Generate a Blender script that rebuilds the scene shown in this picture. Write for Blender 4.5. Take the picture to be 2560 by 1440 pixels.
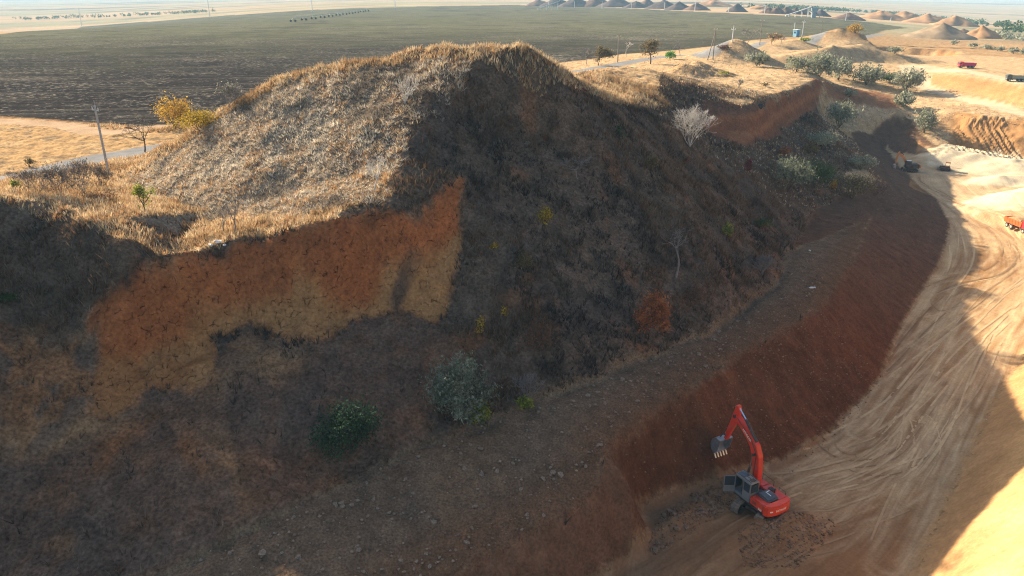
import bpy, bmesh, math, random
import numpy as np
from mathutils import Vector, Matrix
from mathutils.geometry import delaunay_2d_cdt

# ------------------------------------------------------------------ camera, sky, sun, exposure
scene = bpy.context.scene
for o in list(bpy.data.objects):
    bpy.data.objects.remove(o)
CAM_Z = 35.0
PITCH = math.radians(22.0)
FPX = 1828.0
cam_d = bpy.data.cameras.new('camera')
cam_d.sensor_width = 36.0
cam_d.lens = 36.0 * FPX / 2560.0
cam_d.clip_start = 0.5
cam_d.clip_end = 20000
cam = bpy.data.objects.new('camera', cam_d)
scene.collection.objects.link(cam)
cam.location = (0, 0, CAM_Z)
cam.rotation_euler = (math.pi / 2 - PITCH, 0, 0)
scene.camera = cam

SUN_EL = math.radians(26.8)
SUN_AZ = math.radians(138.0)          # direction towards the sun, counter-clockwise from +X
sun_vec = Vector((math.cos(SUN_AZ) * math.cos(SUN_EL), math.sin(SUN_AZ) * math.cos(SUN_EL), math.sin(SUN_EL)))
world = bpy.data.worlds.new('World')
scene.world = world
world.use_nodes = True
nt = world.node_tree
bg = nt.nodes['Background']
sky = nt.nodes.new('ShaderNodeTexSky')
sky.sky_type = 'NISHITA'
sky.sun_disc = False
sky.sun_elevation = SUN_EL
sky.sun_rotation = math.pi / 2 - SUN_AZ
sky.air_density = 1.0
sky.dust_density = 2.4
sky.ozone_density = 1.6
nt.links.new(sky.outputs[0], bg.inputs[0])
bg.inputs[1].default_value = 0.092
sun_d = bpy.data.lights.new('sun', 'SUN')
sun_d.energy = 5.0
sun_d.angle = math.radians(0.6)
sun_d.color = (1.0, 0.86, 0.66)
sun = bpy.data.objects.new('sun', sun_d)
scene.collection.objects.link(sun)
sun.rotation_euler = (-sun_vec).to_track_quat('-Z', 'Y').to_euler()
sun.location = sun_vec * 200

vs = scene.view_settings
vs.view_transform = 'Standard'
vs.look = 'None'
vs.exposure = 1.48
vs.gamma = 1.0
vs.use_curve_mapping = False
scene.cycles.use_denoising = True
scene.cycles.denoiser = 'OPENIMAGEDENOISE'
scene.cycles.denoising_input_passes = 'RGB_ALBEDO_NORMAL'
scene.cycles.denoising_prefilter = 'NONE'
scene.cycles.filter_width = 1.15
scene.cycles.max_bounces = 5
scene.cycles.volume_bounces = 0
scene.cycles.diffuse_bounces = 3
scene.cycles.transparent_max_bounces = 6
scene.cycles.sample_clamp_indirect = 4

HAZE = 0.00018
# ------------------------------------------------------------------ helpers
col = scene.collection
sinP, cosP = math.sin(PITCH), math.cos(PITCH)

def ray(px, py):
    u = (px - 1280.0) / FPX
    v = (720.0 - py) / FPX
    return (u, cosP + v * sinP, v * cosP - sinP)

def by_z(px, py, z):
    d = ray(px, py)
    t = (z - CAM_Z) / d[2]
    return (d[0] * t, d[1] * t, z)

def by_t(px, py, t):
    d = ray(px, py)
    return (d[0] * t, d[1] * t, CAM_Z + d[2] * t)

def tag(o, label=None, cat=None, group=None, kind=None):
    if label: o['label'] = label
    if cat: o['category'] = cat
    if group: o['group'] = group
    if kind: o['kind'] = kind
    return o

def sstep(a, b, x):
    t = np.clip((x - a) / (b - a), 0, 1)
    return t * t * (3 - 2 * t)

_rng = np.random.RandomState(7)
_perm = _rng.permutation(4096)
_gang = _rng.rand(4096) * 2 * np.pi
_gx, _gy = np.cos(_gang), np.sin(_gang)

def perlin(x, y, seed=0):
    x = np.asarray(x, float); y = np.asarray(y, float)
    xi = np.floor(x).astype(np.int64); yi = np.floor(y).astype(np.int64)
    xf = x - xi; yf = y - yi
    def g(ix, iy, fx, fy):
        h = _perm[(_perm[(ix + seed * 131) & 4095] + iy) & 4095]
        return _gx[h] * fx + _gy[h] * fy
    u = xf * xf * xf * (xf * (xf * 6 - 15) + 10)
    v = yf * yf * yf * (yf * (yf * 6 - 15) + 10)
    a = g(xi, yi, xf, yf); b = g(xi + 1, yi, xf - 1, yf)
    c = g(xi, yi + 1, xf, yf - 1); d = g(xi + 1, yi + 1, xf - 1, yf - 1)
    return (a + u * (b - a)) * (1 - v) + (c + u * (d - c)) * v

def fbm(x, y, scale, octv=4, seed=0, gain=0.5):
    r = 0.0; a = 1.0; f = 1.0 / scale
    for i in range(octv):
        r = r + a * perlin(x * f + 17.3 * i, y * f - 9.1 * i, seed + i)
        a *= gain; f *= 2.03
    return r

def in_poly(x, y, poly):
    x = np.asarray(x); y = np.asarray(y)
    ins = np.zeros(x.shape, bool)
    n = len(poly)
    for i in range(n):
        x1, y1 = poly[i][:2]; x2, y2 = poly[(i + 1) % n][:2]
        if y1 == y2: continue
        c = ((y1 > y) != (y2 > y)) & (x < (x2 - x1) * (y - y1) / (y2 - y1) + x1)
        ins ^= c
    return ins

def poly_dist(x, y, line, closed=False):
    """distance, arc length and signed side of points to a polyline"""
    x = np.asarray(x, float); y = np.asarray(y, float)
    if x.size > 50000:                     # only points near the line are worked out in full
        px = [p[0] for p in line]; py = [p[1] for p in line]; M = 14.0
        k = (x > min(px)-M) & (x < max(px)+M) & (y > min(py)-M) & (y < max(py)+M)
        out = [np.full(x.shape, 1e3), np.zeros(x.shape), np.ones(x.shape)]
        if k.any():
            for a, b in zip(out, poly_dist(x[k], y[k], line, closed) if k.sum() <= 50000 else poly_dist_(x[k], y[k], line, closed)): a[k] = b
        return out
    return poly_dist_(x, y, line, closed)

def poly_dist_(x, y, line, closed=False):
    best = np.full(np.shape(x), 1e9); S = np.zeros(np.shape(x)); sg = np.zeros(np.shape(x))
    acc = 0.0
    pts = list(line) + ([line[0]] if closed else [])
    for (x1, y1), (x2, y2) in zip([p[:2] for p in pts[:-1]], [p[:2] for p in pts[1:]]):
        dx, dy = x2 - x1, y2 - y1
        L2 = dx * dx + dy * dy
        if L2 < 1e-9: continue
        t = np.clip(((x - x1) * dx + (y - y1) * dy) / L2, 0, 1)
        ex = x - x1 - t * dx; ey = y - y1 - t * dy
        d = np.hypot(ex, ey)
        m = d < best
        best = np.where(m, d, best)
        L = math.sqrt(L2)
        S = np.where(m, acc + t * L, S)
        sg = np.where(m, np.sign(dx * ey - dy * ex), sg)
        acc += L
    return best, S, sg

def spline(pts, n=8):
    """Catmull-Rom through points, n steps a span"""
    P = [np.array(p, float) for p in pts]
    P = [2 * P[0] - P[1]] + P + [2 * P[-1] - P[-2]]
    out = []
    for i in range(1, len(P) - 2):
        for k in range(n):
            t = k / n
            out.append(tuple(0.5 * ((2 * P[i]) + (-P[i-1] + P[i+1]) * t + (2*P[i-1] - 5*P[i] + 4*P[i+1] - P[i+2]) * t*t
                       + (-P[i-1] + 3*P[i] - 3*P[i+1] + P[i+2]) * t**3)))
    out.append(tuple(P[-2]))
    return out
# ------------------------------------------------------------------ terrain heights
def far_base(x, y):
    r = np.hypot(x, y); a = x / np.maximum(y, 1.0)
    z = np.full(np.shape(x), 17.0)
    z = z - 5.0 * sstep(0.30, 0.58, a) * sstep(150, 260, r)
    z = z - 34.0 * sstep(0.22, 0.75, a) * sstep(330, 1900, r)
    z = z - 30.0 * sstep(0.10, 0.70, -a) * sstep(330, 1300, r)
    return z

BL = []                                    # break lines: lists of world points
def line_z(*pts): BL.append([by_z(*p) for p in pts])
def line_t(*pts): BL.append([by_t(*p) for p in pts])
def line_w(*pts): BL.append([tuple(map(float, p)) for p in pts])

# foot of the overgrown slope = inner edge of the stony bench
line_z((60,1640,4.0),(230,1530,4.6),(380,1445,5.2),(500,1375,5.6),(700,1275,6.0),(900,1180,6.3),(1060,1105,6.6),(1200,1060,6.9),(1330,1000,7.1),(1450,960,7.2),
       (1560,915,7.2),(1700,850,7.1),(1760,838,7),(1850,775,6.8),(1940,705,6.5),(1985,620,6.2),(2010,575,5.6),(2045,520,5.8),(2110,490,6),(2195,452,6.5))
# edge of the lower cut, in front of the spur
line_z((880,1640,3.2),(1000,1520,3.4),(1133,1440,3.6),(1300,1345,4.1),(1440,1262,4.7),(1500,1205,5.2),(1525,1108,6.2),(1600,1050,6.3),(1700,985,6.3),(1850,885,6.2),(2000,800,6.0),
       (2060,755,5.9),(2110,690,5.6),(2150,620,5.4),(2180,540,5.4))
line_z((1525,1108,6.2),(1550,1160,5.7),(1585,1220,4.7),(1602,1290,2.9),(1608,1372,0))
line_z((1440,1262,4.7),(1540,1235,4.3))
# foot of the lower cut = edge of the pit floor
line_z((1300,1640,0),(1420,1500,0),(1510,1440,0),(1560,1408,0),(1608,1372,0)); BL[-1] += [(9.3, 40.7, .1), (9.0, 42.8, .3), (11.5, 44.6, .2)]; BL[-1] += [by_z(*p) for p in ((1770,1205,0.1),(1860,1180,0),(1960,1150,0),(2060,1095,0),(2110,1045,0.1),(2170,985,0.2),(2205,940,0.3),
       (2230,870,0.4),(2255,810,0.5),(2290,750,0.7),(2340,670,0.9),(2366,610,1.1),(2374,560,1.3),(2345,505,1.6),(2300,470,1.8),(2262,440,1.9),(2235,405,2.0),(2215,375,2.2))]
# right-hand foot of the floor and the sunny wall above it
foot_r = [by_z(*p) for p in ((2180,1640,0),(2290,1440,0),(2335,1320,0),(2400,1185,0.2),(2480,1010,0.4),(2560,890,0.6),(2680,790,0.8),(2850,720,1.0))]
BL.append(foot_r)
up1 = [(x + 0.76 * 4.0, y - 0.65 * 4.0, z + 5.0) for x, y, z in foot_r]
up2 = [(x + 0.76 * 12.5, y - 0.65 * 12.5, z + 14) for x, y, z in foot_r]
up3 = [(x + 0.76 * 34, y - 0.65 * 34, 14.0) for x, y, z in foot_r]
BL += [up1, up2, up3]
# top of the orange scarp (lip of the plateau), running up to the spur
lip_px = ((-160,905,13),(0,845,13),(120,830,13.6),(225,795,14.2),(260,748,15.2),(330,705,16.2),(420,655,16.8),(500,628,17.5),(560,612,17.7),(640,602,17.8),(740,586,18.2),(840,560,18.8),(875,540,19.0),
       (980,525,19.2),(1060,490,19.5),(1165,450,20.0))
line_z(*lip_px[3:])
# foot of the steep part of the scarp
line_z((250,930,11),(400,880,11.0),(540,830,11.7),(740,805,12.0),(900,775,11.8),(1110,765,11.6))
line_z((1165,450,20.0),(1150,600,16.0),(1110,765,11.6))
# hump at the left edge; unseen rise further left added to shade the slope
line_z((-900,380,27),(-650,370,27.5),(-420,385,26.5),(-180,425,24),(-60,465,22),(0,485,21),(120,505,20.3),(240,557,19.7),(330,588,19.3),(420,602,18.8),(500,608,18.2))
line_z((-300,860,13.5),(0,850,13.5),(130,870,12.6),(250,930,11))
line_z((-300,560,20.6),(0,600,18.6),(120,640,17.4),(200,690,16.3),(260,748,15.2))
line_z((-300,1150,8.5),(0,1150,8.5),(260,1120,8.0),(520,1090,8.4))
line_z((-300,1440,4.8),(0,1440,5.0))
# inner foot of the spur on the plateau
line_z((290,442,17.2),(400,492,17.5),(520,532,17.7),(700,545,18.4),(850,532,19.1),(975,512,19.55))
# crest of the spur
crest_pts = [by_t(*p) for p in ((312,432,76),(400,375,75.5),(480,322,75),(560,270,75),(640,222,75),(700,193,75),(780,168,75),(860,153,75),(960,143,75),(1050,114,75),(1100,110,74),
       (1170,114,73),(1280,109,72),(1330,118,72),(1400,158,75),(1450,188,79),(1500,218,84),(1560,243,91),(1640,236,100))]
BL.append(crest_pts)
back = [(x - 1, y + 9 + 0.55 * max(0, z - 18), 17.2 + 0.12 * max(0, z - 20)) for x, y, z in crest_pts[:15]]
BL.append(back)
# nose of the spur and a gully to its right
line_t((1280,109,72),(1185,180,70.5),(1085,250,67.5),(1005,390,63.2)); BL[-1].append(by_z(975,512,19.55))
line_t((1210,300,70.0),(1172,455,64.0))
# small mound, then lip with the overhanging promontory
line_t((1640,236,100),(1648,186,113),(1700,207,113),(1770,242,112),(1830,266,111),(1872,271,112),(1895,262,115),(1905,250,120),(1945,237,130),(1990,224,142),(2025,206,154),(2045,196,160))
line_t((1470,185,100),(1520,168,112),(1560,166,115),(1610,170,115),(1648,186,113))
line_z((1580,430,18.2),(1660,470,16.6),(1760,600,12.5),(1830,690,8.9))          # rib running down the slope
line_z((1700,330,18.6),(1765,333,16.8),(1830,337,15.25),(1872,340,15.0),(1912,334,14.1),(1950,314,13.5),(1990,292,13.15),(2028,267,13.2),(2052,242,14.2))     # foot of the cliff
line_z((1800,400,14.4),(1900,470,11.4),(2000,540,7.4))
line_z((2058,292,9.9),(2110,355,8.1),(2160,420,6.9))
line_z((2030,400,9.4),(2105,432,7.4))
# wall beyond the far end of the floor
line_z((2215,375,2.2),(2270,385,2.3),(2330,395,2.4),(2395,382,3.0),(2470,392,3.2),(2560,402,3.2),(2700,420,3.2))
line_z((2130,300,8.2),(2200,300,8.2),(2270,300,8.0),(2310,335,7.2),(2360,350,6.4),(2390,340,6.0))
line_z((2390,278,10.0),(2430,286,10.0),(2500,290,10.0),(2560,295,10.0),(2700,305,10.0))
line_z((2068,242,9.6),(2100,258,8.4),(2180,268,8.0),(2240,277,7.9),(2285,298,7.7))
BL.append([by_t(2045,196,160), by_z(2075,205,15.0), by_z(2100,215,13.6)])
line_z((2100,215,13.6),(2180,225,13.0),(2250,240,11.8),(2330,262,10.4),(2390,278,10.0))
line_z((2265,168,14.2),(2290,185,12.6),(2320,215,11.0),(2400,243,10.0),(2480,258,9.8),(2560,275,9.6),(2700,300,9.4))
line_z((2265,168,14.2),(2300,172,14.6),(2400,182,14.9),(2480,195,14.7),(2560,212,14.4),(2700,235,14.2))
line_z((2260,158,14.3),(2400,166,14.9),(2560,196,14.4),(2700,220,14.2))
# plateau: sunny flat and general ground
line_z((1700,190,18.9),(1850,200,18.6),(1980,190,17.9),(2040,180,17.0))
line_z((1450,165,17.6),(1600,150,17.8),(1780,138,17.9),(1900,120,17.6))
line_z((0,440,17.0),(150,415,17.0),(290,395,17.0))
line_z((0,330,17.0),(300,320,17.0),(600,300,17.0))
line_z((2080,150,15.5),(2190,145,14.0),(2180,110,15.5),(2260,120,14.0))
# ring round the surveyed block
for p in [(-150,5,6),(-120,40,15),(-120,80,17),(-120,150,17),(-120,360,17),(-60,360,17),(0,360,17),(60,360,17),(110,360,17),(150,360,14),(200,360,13),(260,360,12),
          (260,300,12),(260,240,12),(260,190,12),(250,120,13),(200,60,14),(150,20,14),(100,5,13),(-100,5,4.5),(-60,5,3.6),(0,5,0),(20,5,0),(0,150,17),(-60,200,17),(0,250,17),(60,250,17),(100,310,16.5)]:
    z = p[2]
    if math.hypot(p[0], p[1]) > 240: z = float(far_base(np.array(float(p[0])), np.array(float(p[1]))))
    BL.append([(float(p[0]), float(p[1]), float(z))])

def build_tin():
    V, E, idx = [], [], {}
    for ln in BL:
        prev = None
        for p in ln:
            k = (round(p[0], 2), round(p[1], 2))
            if k not in idx:
                idx[k] = len(V); V.append(p)
            i = idx[k]
            if prev is not None and prev != i: E.append((prev, i))
            prev = i
    Z = np.array([p[2] for p in V])
    res = delaunay_2d_cdt([Vector(p[:2]) for p in V], E, [], 0, 1e-4)
    vs2, fs, ov = res[0], res[2], res[3]
    z2 = np.zeros(len(vs2)); crossings = 0
    for i, v in enumerate(vs2):
        if len(ov[i]):
            z2[i] = np.mean([Z[j] for j in ov[i]])
        else:
            crossings += 1
            zs = []; 
            for a, b in E:
                A, B = V[a], V[b]
                d = (B[0]-A[0], B[1]-A[1]); L = d[0]**2 + d[1]**2
                t = ((v.x-A[0])*d[0] + (v.y-A[1])*d[1]) / L
                if -1e-3 <= t <= 1.001 and abs((v.x-A[0])*d[1] - (v.y-A[1])*d[0]) / math.sqrt(L) < 1e-3:
                    zs.append(A[2] + t * (B[2]-A[2]))
            z2[i] = np.mean(zs) if zs else 10
    if crossings: print('TIN crossings', crossings)
    return np.array([(v.x, v.y) for v in vs2]), z2, [tuple(f) for f in fs]

GX0, GY0, GS = -120.0, 5.0, 0.4
GNX, GNY = int(380 / GS) + 1, int(355 / GS) + 1
def raster_tin():
    xy, z, fs = build_tin()
    H = np.full((GNY, GNX), np.nan)
    for f in fs:
        for k in range(1, len(f) - 1):
            a, b, c = xy[f[0]], xy[f[k]], xy[f[k+1]]
            za, zb, zc = z[f[0]], z[f[k]], z[f[k+1]]
            mn = np.minimum(np.minimum(a, b), c); mx = np.maximum(np.maximum(a, b), c)
            i0 = max(0, int(math.floor((mn[0]-GX0)/GS))); i1 = min(GNX-1, int(math.ceil((mx[0]-GX0)/GS)))
            j0 = max(0, int(math.floor((mn[1]-GY0)/GS))); j1 = min(GNY-1, int(math.ceil((mx[1]-GY0)/GS)))
            if i1 < i0 or j1 < j0: continue
            X, Y = np.meshgrid(GX0 + np.arange(i0, i1+1)*GS, GY0 + np.arange(j0, j1+1)*GS)
            den = (b[1]-c[1])*(a[0]-c[0]) + (c[0]-b[0])*(a[1]-c[1])
            if abs(den) < 1e-12: continue
            l1 = ((b[1]-c[1])*(X-c[0]) + (c[0]-b[0])*(Y-c[1])) / den
            l2 = ((c[1]-a[1])*(X-c[0]) + (a[0]-c[0])*(Y-c[1])) / den
            m = (l1 >= -1e-6) & (l2 >= -1e-6) & (l1 + l2 <= 1 + 1e-6)
            sub = H[j0:j1+1, i0:i1+1]
            sub[m] = (l1*za + l2*zb + (1-l1-l2)*zc)[m]
    bad = np.isnan(H)
    if bad.any():
        X, Y = np.meshgrid(GX0 + np.arange(GNX)*GS, GY0 + np.arange(GNY)*GS)
        H[bad] = far_base(X, Y)[bad]
    return H

def blur(H, sig):
    n = max(1, int(3*sig/GS)); k = np.exp(-0.5*(np.arange(-n, n+1)*GS/sig)**2); k /= k.sum()
    P = np.pad(H, ((0, 0), (n, n)), 'edge'); A = sum(k[i]*P[:, i:i+H.shape[1]] for i in range(2*n+1))
    P = np.pad(A, ((n, n), (0, 0)), 'edge'); return sum(k[i]*P[i:i+H.shape[0]] for i in range(2*n+1))

H0 = raster_tin()
GXX, GYY = np.meshgrid(GX0 + np.arange(GNX)*GS, GY0 + np.arange(GNY)*GS)
H_s = blur(H0, 0.45); H_b = blur(H0, 3.0)
# sharp near the cut edges, softer on the plateau and further back
wsoft = sstep(95, 150, GYY) * 0.4 * np.maximum(sstep(150, 190, GYY), sstep(6, 16, poly_dist(GXX, GYY, [by_t(*p)[:2] for p in ((1640,236,100),(1770,242,112),(1872,271,112),(1905,250,120),(1990,224,142),(2045,196,160))])[0]))
HG = H_s * (1 - wsoft) + H_b * wsoft

def mound(x, y, cx, cy, h, rx, ry, rot=0.0, p=1.5):
    c, s = math.cos(rot), math.sin(rot)
    dx, dy = x - cx, y - cy
    q = np.hypot((dx*c + dy*s)/rx, (-dx*s + dy*c)/ry)
    q = q * (1 + 0.25*fbm(x, y, max(rx, ry)*0.7, 3, 31))
    if h < 0: return h * sstep(1.0, 0.72, q)           # hollows have steep sides
    return h * np.clip(1 - q, 0, None)**1.15

MOUNDS = []
def mnd(px, py, t, base, rx, ry, rot=0.0):
    x, y, z = by_t(px, py, t)
    MOUNDS.append((x, y, z - base, rx, ry, rot))
mnd(1742, 150, 158, 18.6, 9, 8)
mnd(1712, 160, 152, 18.7, 7, 6)
mnd(1838, 108, 205, 17.6, 20, 12, 0.5)
mnd(1900, 122, 205, 17.2, 18, 9, 0.2)
mnd(2112, 66, 292, 15.8, 24, 18)
mnd(2150, 116, 235, 14.2, 26, 9, -0.25)
mnd(2080, 118, 228, 14.8, 18, 8, 0.2)
mnd(1990, 95, 262, 16.6, 20, 14)

def hollow(px, py, dep, rx, ry, rot=0.0):
    x, y, z = by_z(px, py, 14.0)
    MOUNDS.append((x, y, -dep, rx, ry, rot))
hollow(2272, 126, 5.5, 17, 22, 0.1)
hollow(2450, 112, 4.0, 44, 9, -0.15)

def height(x, y):
    """finished ground height at world x, y (arrays)"""
    x = np.asarray(x, float); y = np.asarray(y, float)
    fx = np.clip((x - GX0)/GS, 0, GNX - 1.001); fy = np.clip((y - GY0)/GS, 0, GNY - 1.001)
    i = fx.astype(int); j = fy.astype(int); fx = fx - i; fy = fy - j
    h = (HG[j, i]*(1-fx) + HG[j, i+1]*fx)*(1-fy) + (HG[j+1, i]*(1-fx) + HG[j+1, i+1]*fx)*fy
    edge = np.minimum(np.minimum(x - GX0, GX0 + (GNX-1)*GS - x), np.minimum(y - GY0 + 30, GY0 + (GNY-1)*GS - y))
    w = sstep(0, 25, edge)
    h = h*w + far_base(x, y)*(1-w)
    for cx, cy, hh, rx, ry, rot in MOUNDS:
        m = (np.abs(x-cx) < 2*max(rx, ry)) & (np.abs(y-cy) < 2*max(rx, ry))
        if np.any(m):
            add = np.zeros(x.shape); add[m] = mound(x[m], y[m], cx, cy, hh, rx, ry, rot); h = h + add
    return h

def hit(px, py, t0=18.0, t1=2500.0):
    """where the sight line through a photo point meets the ground"""
    d = ray(px, py)
    t = np.exp(np.linspace(math.log(t0), math.log(t1), 2600))
    g = CAM_Z + d[2]*t - height(d[0]*t, d[1]*t)
    k = np.nonzero(g < 0)[0]
    k = k[0] if len(k) else len(t) - 1
    k = max(k, 1)
    f = g[k-1] / (g[k-1] - g[k]) if g[k] < 0 else 1.0
    tt = t[k-1] + f*(t[k] - t[k-1])
    x, y = d[0]*tt, d[1]*tt
    return np.array([x, y, float(height(np.array([x]), np.array([y]))[0])])
# ------------------------------------------------------------------ ground sheet: zones, colours, meshes
def W(*pts): return [tuple(hit(*p)[:2]) for p in pts]
L_toe = [p[:2] for p in BL[0]]; L_cut = [p[:2] for p in BL[1]]; L_rec = [p[:2] for p in BL[2]]; L_flo = [p[:2] for p in BL[4]]
L_back = [p[:2] for p in W((2215,375),(2270,385),(2330,395),(2395,382),(2470,392),(2560,402),(2690,418))]
L_fr = [p[:2] for p in foot_r]
floor_poly = L_flo + L_back + L_fr[::-1]
bench_poly = L_toe[:16] + L_cut[::-1]
cut_poly = L_cut + L_toe[15:] + W((2130,330),(2215,300),(2280,300),(2300,335),(2385,385),(2330,395),(2270,385)) + L_flo[::-1]
scarp_poly = W((228,800),(262,752),(332,709),(422,659),(502,631),(562,616),(642,606),(742,590),(842,566),(880,548),(980,531),(1060,497),(1163,457),
               (1150,560),(1138,650),(1120,740),(1104,806),(1000,788),(890,812),(800,842),(740,838),(640,800),(560,812),(530,850),(528,940),(470,965),(380,950),(330,1000),(255,1040),(225,1010),(245,900))
scarp2_poly = W((-40,880),(60,860),(140,845),(228,850),(245,900),(235,1000),(130,1080),(60,1110),(-40,1130))
wall_poly = L_fr + [p[:2] for p in up3[::-1]]
road_line = spline(W((-260,520),(0,447),(180,412),(322,383)) + [(-20, 126), (10, 170)] + W((1692,139),(1785,127),(1900,106),(2040,93),(2200,86)), 6)
track_line = spline(W((-200,292),(0,303),(150,312),(330,326)) + [(-40, 140), (-10, 190)], 5)
haul_line = spline(W((2700,240),(2560,205),(2480,190),(2400,176),(2300,166),(2268,166),(2285,190),(2330,222),(2400,240),(2480,262),(2560,285),(2700,310)), 6)
floor_mid = spline(W((1780,1460),(2000,1330),(2150,1180),(2260,1040),(2350,880),(2420,760),(2470,650),(2440,560),(2360,490),(2310,430)), 8)
field_poly = [(-700, 60), (-300, 120)] + W((-60,288),(0,291),(120,299),(330,316),(420,312)) + [(-30, 150), (0, 192)] + W((1480,148),(1560,135),(1660,128),(1780,116),(1880,100),(1990,92),(2110,84),(2210,76),(2272,70),(2180,56)) + \
             W((2060,44),(1900,36),(1760,30),(1600,22),(1500,18),(1280,12),(1000,18),(780,25),(525,42),(205,66),(0,86)) + [(-500, 330), (-900, 300)]
stubble_poly = [(-160, 70)] + W((-60,300),(0,306),(150,316),(330,330),(420,330)) + [(-30, 143), (10, 178), (10, 168), (-25, 125)] + W((322,376),(180,402),(0,435)) + [(-75, 62)]

NA = 900
az = np.radians(np.linspace(-53, 53, NA))
rr = np.concatenate([np.geomspace(14, 25, 50)[:-1], np.geomspace(25, 190, 500)[:-1], np.geomspace(190, 420, 90)[:-1], np.geomspace(420, 9000, 110)])
AA, RR = np.meshgrid(az, rr)
VX = RR*np.sin(AA); VY = RR*np.cos(AA)
VZ0 = height(VX, VY)
def soft(poly, w, warp=0.0):
    wx = VX + warp*fbm(VX, VY, 5.0, 3, 6); wy = VY + warp*fbm(VX, VY, 5.0, 3, 7)
    d, _, _ = poly_dist(wx, wy, poly, True)
    i = in_poly(wx, wy, poly)
    return sstep(-w, w, np.where(i, d, -d) + w*0.9*fbm(VX, VY, max(0.6, w*1.6), 3, 5))
near = RR < 420
m_floor = soft(floor_poly, 0.35); m_bench = soft(bench_poly, 0.5, 0.8); m_cut = soft(cut_poly, 0.4)
m_scarp = soft(scarp_poly, 0.5, 1.0); m_scarp2 = soft(scarp2_poly, 1.2, 3.0); m_wall = soft(wall_poly, 0.6)
m_field = soft(field_poly, 1.0); m_stub = soft(stubble_poly, 1.0)
d_road, s_road, g_road = poly_dist(VX, VY, road_line); m_road = 1 - sstep(2.3, 3.0, d_road)
d_trk, _, _ = poly_dist(VX, VY, track_line); m_trk = 1 - sstep(1.4, 2.6, d_trk)
d_haul, s_haul, g_haul = poly_dist(VX, VY, haul_line); m_haul = 1 - sstep(2.2, 3.4, d_haul)
d_mid, s_mid, g_mid = poly_dist(VX, VY, floor_mid); c_mid = d_mid*g_mid
d_toe, s_toe, g_toe = poly_dist(VX, VY, L_toe)
d_cutE, s_cut, g_cut = poly_dist(VX, VY, L_cut)
d_flo, s_flo, g_flo = poly_dist(VX, VY, L_flo)
d_fr, s_fr, g_fr = poly_dist(VX, VY, L_fr)
lipL = [by_z(*p)[:2] for p in lip_px[3:]]
d_lip, s_lip, g_lip = poly_dist(VX, VY, lipL)
# overgrown: everything near that is none of the bare zones
bare = np.maximum.reduce([m_floor, m_bench, m_cut, m_scarp, 0.8*m_scarp2, m_wall, m_field, m_road, m_trk, m_haul])
m_grass = np.clip(1 - bare, 0, 1)
slope_x = np.gradient(VZ0, axis=1)/np.maximum(np.hypot(np.gradient(VX, axis=1), np.gradient(VY, axis=1)), 1e-6)
slope_y = np.gradient(VZ0, axis=0)/np.maximum(np.hypot(np.gradient(VX, axis=0), np.gradient(VY, axis=0)), 1e-6)
steep = np.hypot(slope_x, slope_y)

# relief on top of the surveyed shape
def relief(x, y, fl, be, cu, sc, wa, fi, rd, hl, gr, st, dtoe, gtoe):
    n1 = fbm(x, y, 7.0, 4, 1); n2 = fbm(x, y, 1.6, 3, 9); n3 = fbm(x, y, 0.5, 2, 15)
    far = sstep(150, 330, np.hypot(x, y))
    dz = gr*(0.55*n1*sstep(0.15, 0.5, st) + 0.22*n2 + 0.07*n3)*(1-far)
    dz = dz + be*(0.16*n1 + 0.16*n2 + 0.06*n3)
    a = (x*0.66 + y*0.75)
    dz = dz + cu*(0.07*fbm(a*1.5, (x*0.75 - y*0.66)*0.35, 1.0, 3, 21) + 0.2*n2 + 0.3*n1 + 0.1*n3 + 0.05*np.sin(a*5.5 + 2.5*n1))
    dz = dz + sc*(0.45*fbm(x, y, 2.2, 4, 25) + 0.14*n3 + 0.16*np.sin((x*.78 - y*.62)*2.6 + 3*n1))
    dz = dz + fl*(0.10*n1 + 0.04*n2) + wa*(0.4*n1 + 0.10*n2)
    dz = dz + fi*0.05*n3*(1-far)
    # small break of slope where the turf ends above the bench
    dz = dz - be*np.clip(0.35 + 0.8*n1, 0, 1)*np.exp(-(dtoe/0.7)**2)
    return dz
VZ = VZ0 + relief(VX, VY, m_floor, m_bench, m_cut, np.maximum(m_scarp, .6*m_scarp2), m_wall, m_field, m_road, m_haul, m_grass, steep, d_toe, g_toe)
# ribbed face cut by bucket teeth beyond the floor, ridges on the far mounds
rib_top = W((2385,278),(2470,290),(2560,296),(2690,306)); rib_bot = W((2385,380),(2470,391),(2560,401),(2690,416))
rib_poly = rib_top + rib_bot[::-1]
m_rib = soft(rib_poly, 0.8)
d_rb, s_rb, g_rb = poly_dist(VX, VY, rib_bot)
VZ = VZ + m_rib*0.42*np.sin(s_rb*6.0 + 0.35*d_rb + 3.0*fbm(VX, VY, 7, 2, 41))*(0.7 + 0.5*fbm(VX, VY, 2.5, 2, 42))

# spoil left by the excavator: piles at the end of the cut and behind the machine
def pile(cx, cy, h, rx, ry, rot):
    global VZ
    VZ = VZ + mound(VX, VY, cx, cy, h, rx, ry, rot)*(1 + 0.25*fbm(VX, VY, max(.9, rx*.3), 4, 51))
pa = hit(1690,1310); pile(pa[0], pa[1], 0.75, 4.2, 1.7, 0.62)
pb = hit(1965,1318); pile(pb[0], pb[1], 1.25, 4.2, 2.4, 0.35)
pc = hit(1850,1345); pile(pc[0], pc[1], 0.5, 3.0, 1.6, 0.5)
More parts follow.
